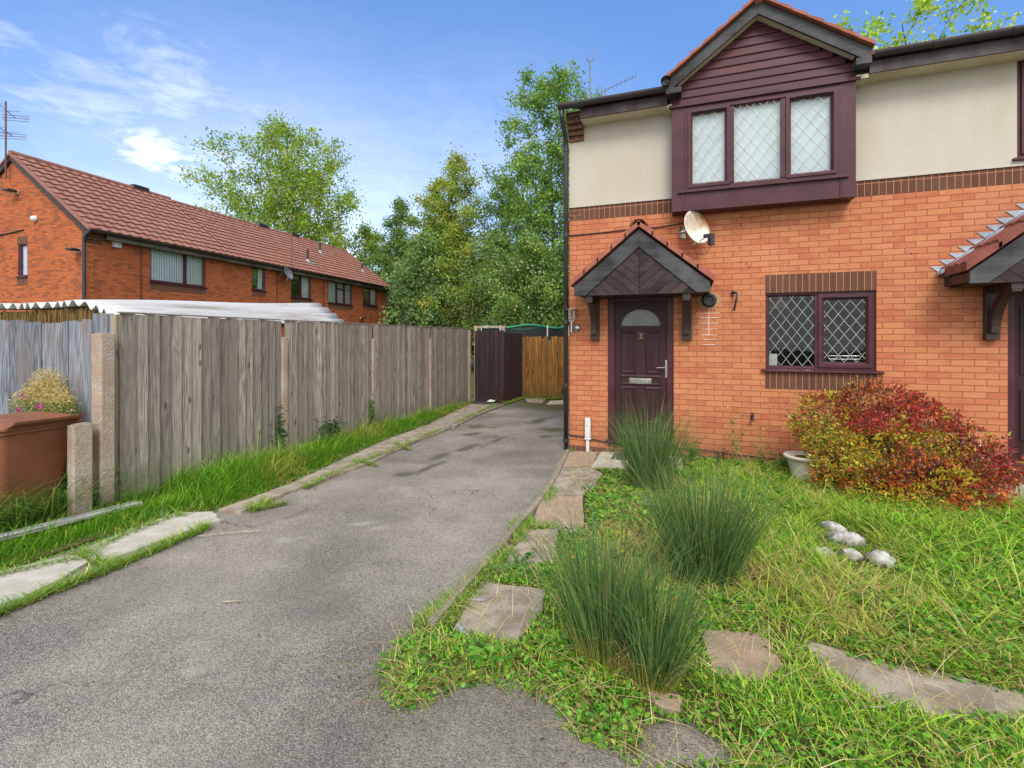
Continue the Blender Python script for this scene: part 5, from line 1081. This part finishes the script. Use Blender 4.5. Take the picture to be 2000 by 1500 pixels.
# rush clumps
def rush(label,cx,cy,rx,ry,h,n,spread,lean0,cb,seed,az=0.,sh=(0,0)):
    rg=np.random.default_rng(seed); t_=thing('rush_clump',label,'rush clump',(cx,cy,0),0,'green rush clumps in the garden')
    a=rg.uniform(0,6.28,n); r=np.sqrt(rg.random(n)); px=cx+rx*r*np.cos(a)*math.cos(az)-ry*r*np.sin(a)*math.sin(az); py=cy+rx*r*np.cos(a)*math.sin(az)+ry*r*np.sin(a)*math.cos(az)
    hh=h*np.clip(rg.normal(.82,.17,n),.3,1.2); aa=np.arctan2(py-cy,px-cx)+rg.normal(0,.45,n); ln=spread*r*rg.uniform(.4,1.1,n)+rg.normal(0,.05,n)
    C=colmix(n,[S(88,124,66),S(64,100,58),S(108,144,74),S(140,160,76),S(166,150,92)],[4,3.5,3,1.8,.7],.14,rg); Cb=np.tile(cb,(n,1))*(1+rg.normal(0,.12,(n,1)))
    V=[];CC=[]; segs=(0,.12,.35,.6,.82,1.)
    H=np.stack([np.cos(aa),np.sin(aa),np.zeros(n)],1); Sd=np.stack([-np.sin(aa),np.cos(aa),np.zeros(n)],1); w_=rg.uniform(.0016,.0030,n); bd=rg.uniform(-.05,.30,n)+(rg.random(n)<.10)*rg.uniform(.3,.8,n)
    for t in segs:
        c_=np.stack([px-cx,py-cy,np.zeros(n)],1)+H*((ln*t+bd*t*t*t)*hh)[:,None]; c_[:,2]+=hh*(t-.12*t*t*(ln+bd))
        c_[:,0]+=sh[0]*t; c_[:,1]+=sh[1]*t; ww=w_*(1-.85*t**3)
        for k in range(3):
            b_=2.094*k; V.append(c_+(H*math.cos(b_)+Sd*math.sin(b_))*ww[:,None]); f=min(1,t*5); CC.append(Cb*(1-f)+C*f)
    m_=len(V); Vv=np.stack(V,1).reshape(-1,3); Cc=np.stack(CC,1).reshape(-1,3); loc=[]
    for j in range(len(segs)-1):
        for k in range(3): loc+=[j*3+k,j*3+(k+1)%3,j*3+3+(k+1)%3,j*3+3+k]
    idx=((np.arange(n)*m_)[:,None]+np.array(loc)[None]).ravel(); npmesh('rush_stems',Vv,np.full(n*(len(segs)-1)*3,4),idx,Cc,RUSHM,t_)
    k=n//6; a=rg.uniform(0,6.28,k); ds=rg.choice(n,k)
    o=blades('dead_stems',np.stack([px[ds],py[ds],np.zeros(k)],1),hh[ds]*rg.uniform(.4,.8,k),a,rg.uniform(.1,.5,k),rg.uniform(.2,.7,k),rg.uniform(.1,.4,k),np.full(k,.004),colmix(k,[S(196,176,120),S(160,120,70)],[2,1],.15,rg),BLADE,t_)
    return t_
ra=rush('nearest rush clump with yellow stem bases, beside the sandy slab',-.41,2.52,.16,.11,.69,640,.33,0,S(176,160,48),1,R(-18),(-.03,.05))
rush('large dark rush clump in the middle of the garden',.08,3.55,.18,.14,.80,1020,.42,0,S(84,92,44),2)
rush('rush clump in front of the front door, farthest from the camera',-.42,5.55,.19,.15,.92,760,.40,0,S(70,84,42),3)
rush('small upright rush clump joined to the right side of the nearest one',-.17,2.40,.09,.07,.60,380,.30,0,S(190,170,40),9,R(-18),(.06,0))
# shrub
SH=thing('red_shrub','sprawling red, orange and yellow-green shrub in front of the lower window','shrub',(2.05,6.35,0))
rg=np.random.default_rng(12); lobes=[(1.45,6.0,.30,.24,.22,.26),(1.75,5.75,.26,.32,.24,.26),(2.15,5.75,.26,.36,.28,.27),(2.5,5.98,.26,.36,.3,.25),(1.5,6.45,.72,.40,.34,.34),(1.95,6.5,.88,.42,.36,.32),(1.75,6.1,.42,.50,.38,.40),(2.3,6.55,.66,.44,.40,.36),(2.55,6.45,.42,.46,.40,.36),(2.78,6.5,.34,.26,.32,.24),(3.0,6.45,.28,.16,.22,.10),(2.15,6.0,.25,.46,.34,.26),(1.32,6.3,.62,.2,.25,.2),(3.2,6.5,.36,.10,.14,.07)]
P=[];Tn=[]
vol=[l[3]*l[4]*l[5] for l in lobes]; NTW=4600
mbb=MB()
for li,l in enumerate(lobes):
    k=int(NTW*(vol[li]**.8)/sum(v**.8 for v in vol)); u=rg.normal(size=(k,3)); u/=np.linalg.norm(u,axis=1,keepdims=True); r=rg.uniform(.55,1.08,k)**.6*np.where(rg.random(k)<.08,rg.uniform(1.05,1.3,k),1)
    Q=np.array(l[:3])+u*r[:,None]*np.array(l[3:]); Q[:,2]=np.maximum(Q[:,2],.04); P.append(Q); Tn.append(u)
    for i in range(0,k,14):
        a=Vector((l[0]+rg.normal(0,.08),6.45,.0)); q=Vector(Q[i]); mm=a.lerp(q,.5)+Vector((0,0,.08)); mbb.tube([a,mm,q],[.007,.005,.002],4)
mbb.build('shrub_branches',BARK,SH)
P=np.concatenate(P);U=np.concatenate(Tn); k=7
Q=np.repeat(P,k,0)+rg.normal(0,.018,(len(P)*k,3)); UU=np.repeat(U,k,0)+rg.normal(0,.75,(len(P)*k,3)); UU[:,2]+=.25
n=len(Q); nz=vnoise(Q[:,0]*1.0+5,Q[:,2]*1.3+9,2.2,3,3); nz2=vnoise(Q[:,0]+2,Q[:,2]+Q[:,1],4.,7,2)
red=[S(176,54,60),S(146,46,58),S(180,80,58),S(110,66,50)]; yel=[S(176,172,58),S(146,156,52),S(196,160,64)]; ora=[S(196,112,56),S(170,88,50)]; pur=[S(98,50,58),S(110,64,54),S(92,84,44)]; crim=[S(180,44,70),S(150,40,56),S(120,80,50)]
C=colmix(n,pur+ora,[1,1,1.4,1,1.2],.15,rg)
def put(mask,cols): C[mask]=colmix(int(mask.sum()),cols,[1]*len(cols),.15,rg)
rr_=rg.random(n)
put((Q[:,2]>.62+.15*nz2)&(nz>.42)&(rr_<.8),red); put((Q[:,0]<2.5)&(Q[:,2]<.70)&(nz2>.36)&(rr_<.8),yel); put((nz2>.62)&(Q[:,2]>.5)&(rr_<.6),yel); put((Q[:,0]<1.5)&(Q[:,2]>.5)&(nz<.5)&(rr_<.6),yel+[S(120,140,60)])
put((Q[:,0]>2.7+.4*(nz-.5))&(Q[:,2]<.62)&(rr_<.55),crim); put((Q[:,0]>2.2)&(Q[:,0]<2.9)&(Q[:,2]<.35)&(rr_<.45),red); put((nz2<.36)&(Q[:,2]<.3),ora)
leaves('shrub_foliage',Q,UU,rg.uniform(.028,.054,n),rg.uniform(.013,.023,n),C*1.18,LEAF,SH)
# pot plant, weeds by the wall
def stalkplant(name,label,cat,x,y,h,n,leafc,flow=None,seed=1,ls=.03,group=None,spr=.08):
    rg=np.random.default_rng(seed); t_=thing(name,label,cat,(x,y,0),0,group); mb=MB(); P=[];
    for i in range(n):
        hx,hy=rg.normal(0,spr,2); hh=h*rg.uniform(.6,1); pts=[(x+hx*.1,y+hy*.1,0),(x+hx*.5,y+hy*.5,hh*.5),(x+hx,y+hy,hh)]; mb.tube(pts,[.004,.003,.0015],4)
        for f in np.linspace(.1,.95,int(6+hh*14)): P.append((x+hx*f,y+hy*f,hh*f))
    mb.build('plant_stems',BLADE if False else simple('stem_'+str(seed),S(112,130,60),S(130,110,70),rough=.7),t_)
    P=np.repeat(np.array(P),2,0); k=len(P); az=rg.uniform(0,6.28,k); D=np.stack([np.cos(az),np.sin(az),rg.uniform(-.2,.7,k)],1); L=ls*rg.uniform(.6,1.5,k)*(1.4-P[:,2]/h)
    leaves('plant_leaves',P,D,L,L*.4,colmix(k,leafc,[1]*len(leafc),.12,rg),LEAF,t_)
    if flow is not None:
        k=n*8; az=rg.uniform(0,6.28,k); Q=np.array([[x,y,h*.92]])+np.stack([rg.normal(0,spr,k),rg.normal(0,spr,k),rg.normal(0,h*.06,k)],1); leaves('plant_flowers',Q,rg.normal(size=(k,3)),np.full(k,.022),np.full(k,.018),colmix(k,[flow],[1],.1,rg),LEAF,t_)
    return t_
GL=[S(86,124,52),S(112,140,64)]
stalkplant('tall_weed','tallest yellow flowered weed against the brick wall near the door','weed',.53,6.95,.82,3,GL,S(206,184,72),21,.05)
stalkplant('tall_weed','second tall yellow flowered weed, under the outside tap','weed',.86,6.9,.62,3,GL,S(206,184,72),22,.05)
stalkplant('low_weed','leafy green weed beside the garden pot','weed',1.1,6.8,.3,7,[S(70,126,50),S(90,144,60)],None,23,.09)
stalkplant('low_weed','bushy green weed at the wall right of the door','weed',.02,6.95,.36,8,[S(70,120,50),S(90,140,60)],None,24,.07)
stalkplant('low_weed','dark purple weed low against the wall plinth','weed',.3,6.9,.25,6,[S(74,50,54),S(70,84,44)],None,25,.06)
stalkplant('nettle_sprig','green leafy sprig leaning over the slab before the largest kerb slab','weed',*G(1010,1120),.2,3,[S(96,148,64),S(76,128,50)],None,26,.07)
stalkplant('dandelion_plant','broad green leaf rosette in the near corner of the grass','weed',*G(965,1300),.07,6,[S(100,156,60),S(120,170,70)],None,27,.07,spr=.05)
stalkplant('low_weed','grey green weed mound at the foot of the pot','weed',1.62,6.0,.3,8,[S(70,124,50),S(60,108,46)],None,28,.08,spr=.15)
for i,(px,py,lb) in enumerate([(1205,1041,'yellow dandelion flower farthest from the camera'),(1165,1105,'yellow dandelion flower at lower middle of the four'),(1213,1078,'yellow dandelion flower nearest the middle rush clump'),(1116,1089,'yellow dandelion flower nearest the slabs')]):
    x,y=G(px,py,.12); t_=thing('dandelion',lb,'flower',(x,y,0),0,'yellow dandelions in the grass'); mb=MB(); mb.tube([(x,y,0),(x+.01,y,.12)],.0025,5); mb.build('flower_stem',MATS['stem_21'],t_)
    n=60; az=rng.uniform(0,6.28,n); leaves('flower_head',np.tile([x+.01,y,.12],(n,1)),np.stack([np.cos(az),np.sin(az),rng.uniform(.1,.9,n)],1),np.full(n,.019),np.full(n,.006),colmix(n,[S(236,206,40)],[1],.05),LEAF,t_)
for i,(px,py,lb) in enumerate([(1150,960,'silver leaved plant beside the upper slabs'),(1115,1050,'silver leaved plant spreading beside the nettle slab'),(1270,1000,'silvery leaf tuft between the two farther rush clumps'),(1690,1140,'pale silvery weed in front of the stones')]):
    x,y=G(px,py); stalkplant('silver_plant',lb,'plant',x,y,.14,9,[S(160,178,156),S(140,160,138)],None,40+i,.035,'silver leaved plants',spr=.1)
# dried flowering bush behind the bin
DB=thing('dried_flower_bush','straw coloured dried flower bush with a few magenta blooms behind the bin','bush',(-6.25,3.12,0))
rg=np.random.default_rng(5); n=9000; u=rg.normal(size=(n,3)); u/=np.linalg.norm(u,axis=1,keepdims=True); lb=np.array([[-6.42,3.1,1.08],[-6.15,3.12,1.02],[-6.6,3.1,.98],[-6.35,3.14,1.2],[-6.05,3.1,.96]])[rg.integers(0,5,n)]; Q=lb+u*np.array([.2,.1,.15])*(rg.random(n)**.5)[:,None]*1.15; lo=Q[:,2]<1.02
C=colmix(n,[S(216,196,140),S(190,160,104),S(224,208,164),S(130,140,70)],[3,2,2,1.4],.12,rg); C[lo&(rg.random(n)<.6)]=S(112,140,56); 
leaves('dried_foliage',Q,u+rg.normal(0,.8,(n,3)),rg.uniform(.015,.04,n),rg.uniform(.003,.010,n),C,LEAF,DB)
mb=MB()
for i in range(26): a=rg.uniform(-.25,.25); mb.tube([(-6.3+a*.3,3.12,0),(-6.3+a,3.12+rg.uniform(-.06,.06),.95+rg.uniform(-.1,.25))],.004,4)
mb.build('bush_stems',MATS['stem_21'],DB)
n=50; c0=np.array([[-6.12,2.98,.99],[-6.45,2.98,1.1],[-6.5,2.98,.93]]); Q=c0[rg.integers(0,3,n)]+rg.normal(0,.012,(n,3)); leaves('magenta_flowers',Q,rg.normal(size=(n,3)),np.full(n,.028),np.full(n,.02),colmix(n,[S(186,60,160)],[1],.1,rg),LEAF,DB)
# ivy by the second post
def cluster(name,label,cat,c,s,n,ls,cols,seed):
    rg=np.random.default_rng(seed); t_=thing(name,label,cat,(c[0],c[1],0)); Q=np.array(c)+rg.normal(size=(n,3))*np.array(s); Q[:,2]=np.abs(Q[:,2])
    mb=MB(); mb.tube([(c[0],c[1],0),(c[0],c[1]+.02,c[2]),(c[0],c[1],c[2]+s[2])],.006,4); mb.build('vine_stem',BARK,t_)
    leaves('vine_leaves',Q,rg.normal(size=(n,3))+np.array([1,0,0]),rg.uniform(.6,1.3,n)*ls,rg.uniform(.6,1.2,n)*ls*.8,colmix(n,cols,[1]*len(cols),.12,rg),LEAF,t_)
cluster('ivy_vine','ivy climbing at the concrete post between the first two fence panels','ivy',(-5.44,5.33,.35),(.02,.05,.2),160,.045,[S(50,84,40),S(70,104,46)],3)
cluster('ivy_vine','ivy growing in the gap beside the post after the second fence panel','ivy',(-5.44,7.45,.3),(.02,.03,.14),160,.045,[S(60,104,40),S(90,130,50)],4)
cluster('bramble_tuft','dark bramble leaves in the verge beside the second fence panel','bramble',(-5.3,6.2,.28),(.06,.1,.06),200,.05,[S(50,84,40),S(60,94,40)],5)
cluster('dead_weed','dry brown dock weed at the corner of the dark gate','weed',(-4.62,11.75,.22),(.04,.04,.14),160,.03,[S(112,76,50),S(90,60,42)],6)

# ---------------- trees ----------------
def tree(name,label,x,y,h,prof,nleaf,ls,cols,wts,seed,zb=1.2,tr=.16,sig=.28,nl=34,gap=0.,group='trees behind the fence',up=.6,bark=BARK,lobes=None):
    rg=np.random.default_rng(seed); t_=thing(name,label,'tree',(x,y,0),0,group); mb=MB(); wob=rg.normal(0,.12,(7,2)); wob[0]=0
    tp=[Vector((x+wob[i][0]*(h/12),y+wob[i][1]*(h/12),h*.97*i/6)) for i in range(7)]; mb.tube(tp,[tr*(1-.93*i/6) for i in range(7)],8)
    pt=lambda z:(lambda f:tp[int(min(5,f))].lerp(tp[int(min(5,f))+1],f-int(min(5,f))))(max(0,min(5.999,z/(h*.97)*6)))
    cen=[]; wt=[]
    pf=lambda f:float(np.interp(f,[p[0] for p in prof],[p[1] for p in prof]))
    for i in range(nl):
        f=(i+rg.uniform(.1,.9))/nl; f=.02+.97*f; Rr=pf(f)*rg.uniform(.72,1.12); zt_=zb+(h-zb)*f; az=i*2.399+rg.normal(0,.3); rise=Rr*up*rg.uniform(.6,1.3); z0=max(zb*.5,zt_-rise)
        a=pt(z0); e=pt(zt_); e=Vector((e.x+Rr*math.cos(az),e.y+Rr*math.sin(az),zt_)); md=a.lerp(e,.5)+Vector((0,0,-.10*Rr)); r0=max(.012,tr*.42*(1-f)+.01)
        mb.tube([a,md,e],[r0,r0*.6,.006],5)
        nsub=5+int(Rr*2.2)
        for j in range(nsub):
            g_=rg.uniform(.25,1.0); b0=a.lerp(md,g_*2) if g_<.5 else md.lerp(e,g_*2-1); d=Vector(rg.normal(size=3)); d.z=abs(d.z)*.6+.2; d.normalize(); Ls=(.35+.28*Rr)*(1.15-.5*g_)*rg.uniform(.6,1.2); q=b0+d*Ls
            mb.tube([b0,q],[.012,.004],4)
            for u_ in (.45,.8,1.05): c_=b0.lerp(q,u_); cen.append(c_); wt.append(rg.gamma(2,.5)*(1 if rg.random()>gap else .05))
    cen=np.array(cen); wt=np.array(wt)/sum(wt); k=rg.choice(len(cen),nleaf,p=wt); Q=cen[k]+rg.normal(size=(nleaf,3))*sig*.85*rg.uniform(.5,1.2,(nleaf,1)); Q[:,2]=np.maximum(Q[:,2],.3)
    cc=(colmix(len(cen),cols,wts,.14,rg)[k]*.6+colmix(nleaf,cols,wts,.2,rg)*.4)*(1.6 if h<18 else 1.15)
    mb.build('trunk',bark,t_); D=rg.normal(size=(nleaf,3)); D[:,2]-=.3
    leaves('crown',Q,D,rg.uniform(.7,1.35,nleaf)*ls*1.12,rg.uniform(.7,1.2,nleaf)*ls*.72,cc,LEAF,t_)
    return t_
dk=[S(74,104,46),S(92,120,54),S(58,86,42),S(118,136,62),S(150,160,92)]
yg=[S(140,166,54),S(112,146,46),S(168,178,62),S(92,128,42)]
sv=[S(104,132,84),S(136,156,116),S(82,110,62),S(64,92,48)]
tree('plane_tree','airy yellow-green round tree rising behind the terrace roof',-29.8,30.2,18.4,[(0,5.2),(.25,6.0),(.5,6.4),(.7,5.9),(.88,4.4),(1,1.6)],46000,.19,yg,[4,4,3,2],101,3.0,.24,.36,84,.08)
tree('tall_birch_tree','tallest slender tree next to the house corner',-6.3,23.0,14.6,[(0,2.6),(.25,3.2),(.5,3.0),(.75,2.8),(.9,2.1),(1,.7)],46000,.125,[S(84,116,48),S(104,136,56),S(126,152,66),S(64,94,42)],[3,3,2,2],102,1.2,.17,.24,70,.05)
tree('slim_birch_tree','slim tree with pale trunk left of the tallest tree',-11.8,24.0,11.7,[(0,2.2),(.3,2.2),(.6,1.7),(.85,.95),(1,.2)],21000,.125,[S(112,136,56),S(132,146,62),S(92,118,50),S(168,150,66)],[3,2,3,1],103,1.2,.15,.25,40,.2)
tree('silver_poplar_tree','silvery green tree low behind the grey fence',-13.7,23.2,7.3,[(0,2.0),(.3,2.3),(.6,1.9),(.85,1.1),(1,.3)],20000,.13,sv+[S(120,140,60)],[3,1.4,4,3,2],104,.8,.15,.26,36,.06)
tree('bushy_maple_tree','bushy tree with yellowing leaves in the middle of the tree group',-15.9,28.6,12.0,[(0,2.2),(.3,2.3),(.6,2.0),(.85,.9),(1,.2)],20000,.15,[S(120,140,50),S(96,124,46),S(164,154,56),S(74,102,42)],[3,3,1.4,3],105,1.,.16,.28,38,.08)
tree('bushy_maple_tree','dark pointed tree just behind the far end of the terrace',-19.6,30.2,11.6,[(0,2.4),(.4,2.4),(.65,1.7),(.85,.8),(1,.2)],17000,.14,dk,[3,3,3,1,.6],106,.8,.15,.27,34,.05)
tree('bushy_maple_tree','narrow tree seen between the plane tree and the terrace roof end',-23.2,31.4,10.2,[(0,2.6),(.4,2.4),(.7,1.7),(.9,.9),(1,.25)],13000,.17,[S(104,130,52),S(84,112,46),S(140,150,60)],[3,3,1.5],107,1.,.16,.28,32,.08)
tree('dense_low_tree','dense dark green tree directly behind the trampoline',-6.4,20.2,6.0,[(0,2.0),(.4,2.4),(.7,1.7),(1,.4)],17000,.11,dk+[S(136,150,104)],[3,3,3,1.4,1,1],108,.6,.14,.26,34,.04)
tree('dense_low_tree','dense green tree against the house side behind the brown fence',-3.9,21.2,7.4,[(0,2.2),(.4,2.5),(.7,1.8),(1,.4)],17000,.11,[S(92,122,52),S(112,140,60),S(70,98,44)],[3,2,3],109,.6,.14,.26,34,.06)
tree('slim_birch_tree','leaning tree with thin crown between the slim birch and the tallest tree',-9.9,25.4,10.9,[(0,2.3),(.4,2.3),(.7,1.7),(1,.4)],19000,.12,[S(96,124,56),S(124,140,66),S(76,104,48)],[3,2,2],110,1.,.13,.26,34,.1)
tree('ash_tree','tree whose leafy top shows above the house roof at right',8.6,25.2,15.6,[(0,2.5),(.4,4.0),(.8,3.6),(.93,2.6),(1,.9)],15000,.17,yg,[4,3,2,2],111,3,.24,.3,40,.2)
tree('bushy_maple_tree','bright leafy tree filling the gap between the slim birch and the silver poplar',-13.6,26.4,9.2,[(0,2.6),(.4,2.8),(.7,2.0),(1,.4)],20000,.13,[S(92,122,52),S(120,142,58),S(76,106,46)],[3,2,2],112,.8,.14,.26,38,.05)
tree('dense_low_tree','tree with drooping foliage in front of the distant brick house',-9.0,22.2,6.6,[(0,1.6),(.4,2.1),(.7,1.7),(1,.5)],10000,.12,[S(96,120,58),S(118,138,72),S(78,104,48)],[3,2,2],113,2.1,.14,.26,34,.1)
tree('bushy_maple_tree','tree rising behind the gap right of the terrace roof end',-20.3,30.8,9.0,[(0,2.6),(.4,2.8),(.7,2.0),(1,.4)],14000,.15,[S(96,126,50),S(120,140,58),S(80,108,46)],[3,2,2],114,.8,.14,.26,36,.05)
# loose leaf litter and grit along the kerbs
lx=[];ly=[]
for ln,wd in (([(0,1205),(200,1130),(400,1050),(560,980),(700,915),(905,825),(975,795)],.10),([(1100,900),(1045,1000),(950,1110),(840,1240),(735,1300),(745,1390),(870,1365),(1060,1370),(1120,1450),(1240,1500)],.14)):
    pts=[G(*p) for p in ln]
    for a,c_ in zip(pts[:-1],pts[1:]):
        k=int(math.hypot(a[0]-c_[0],a[1]-c_[1])*110); t_=rng.random(k); lx.append(a[0]+(c_[0]-a[0])*t_+rng.normal(0,wd,k)); ly.append(a[1]+(c_[1]-a[1])*t_+rng.normal(0,wd,k))
x=np.concatenate(lx+[rng.uniform(-4,2,160)]);y=np.concatenate(ly+[rng.uniform(1.2,12.5,160)]); n=len(x); az=rng.uniform(0,6.28,n)
o=leaves('leaf_litter',np.stack([x,y,np.full(n,.012)],1),np.stack([np.cos(az),np.sin(az),rng.uniform(0,.25,n)],1),rng.uniform(.006,.028,n),rng.uniform(.004,.012,n),colmix(n,[S(112,84,56),S(150,124,84),S(84,70,52),S(176,168,150),S(60,52,44)],[3,2,2,1.5,2],.15),LEAF,up=np.tile([0,0,1.],(n,1))+rng.normal(0,.2,(n,3))); tag(o,'scattered dead leaf bits and grit along the driveway edges','litter',kind='stuff')
x,y=scatter([(p[0]-.0,p[1]) for p in GARD[:17]]+[(1.2,1.2),(1.2,6.8),(-1.1,6.8)],2600,lambda a,b_:(polydist(a,b_,GARD)<.14)&offslab(a,b_)&(b_>1.3)); n=len(x); x=x+rng.normal(0,.05,n);y=y+rng.normal(0,.05,n)
k_=offslab(x,y);x=x[k_];y=y[k_];n=len(x)
o=blades('edge_thatch',np.stack([x,y,np.full(n,.004)],1),rng.gamma(5,1/5,n)*.055,rng.uniform(0,6.28,n),rng.uniform(.4,1.6,n),rng.uniform(.2,1.,n),rng.uniform(.3,.8,n),rng.uniform(.002,.005,n),colmix(n,[S(186,168,116),S(150,140,84),S(120,150,60),S(150,116,80)],[3,2,2,1]),BLADE); tag(o,'thin dry thatch creeping over the edge of the tarmac','straw',kind='stuff')
print('objects',len(bpy.data.objects),'faces',sum(len(m.polygons) for m in bpy.data.meshes))
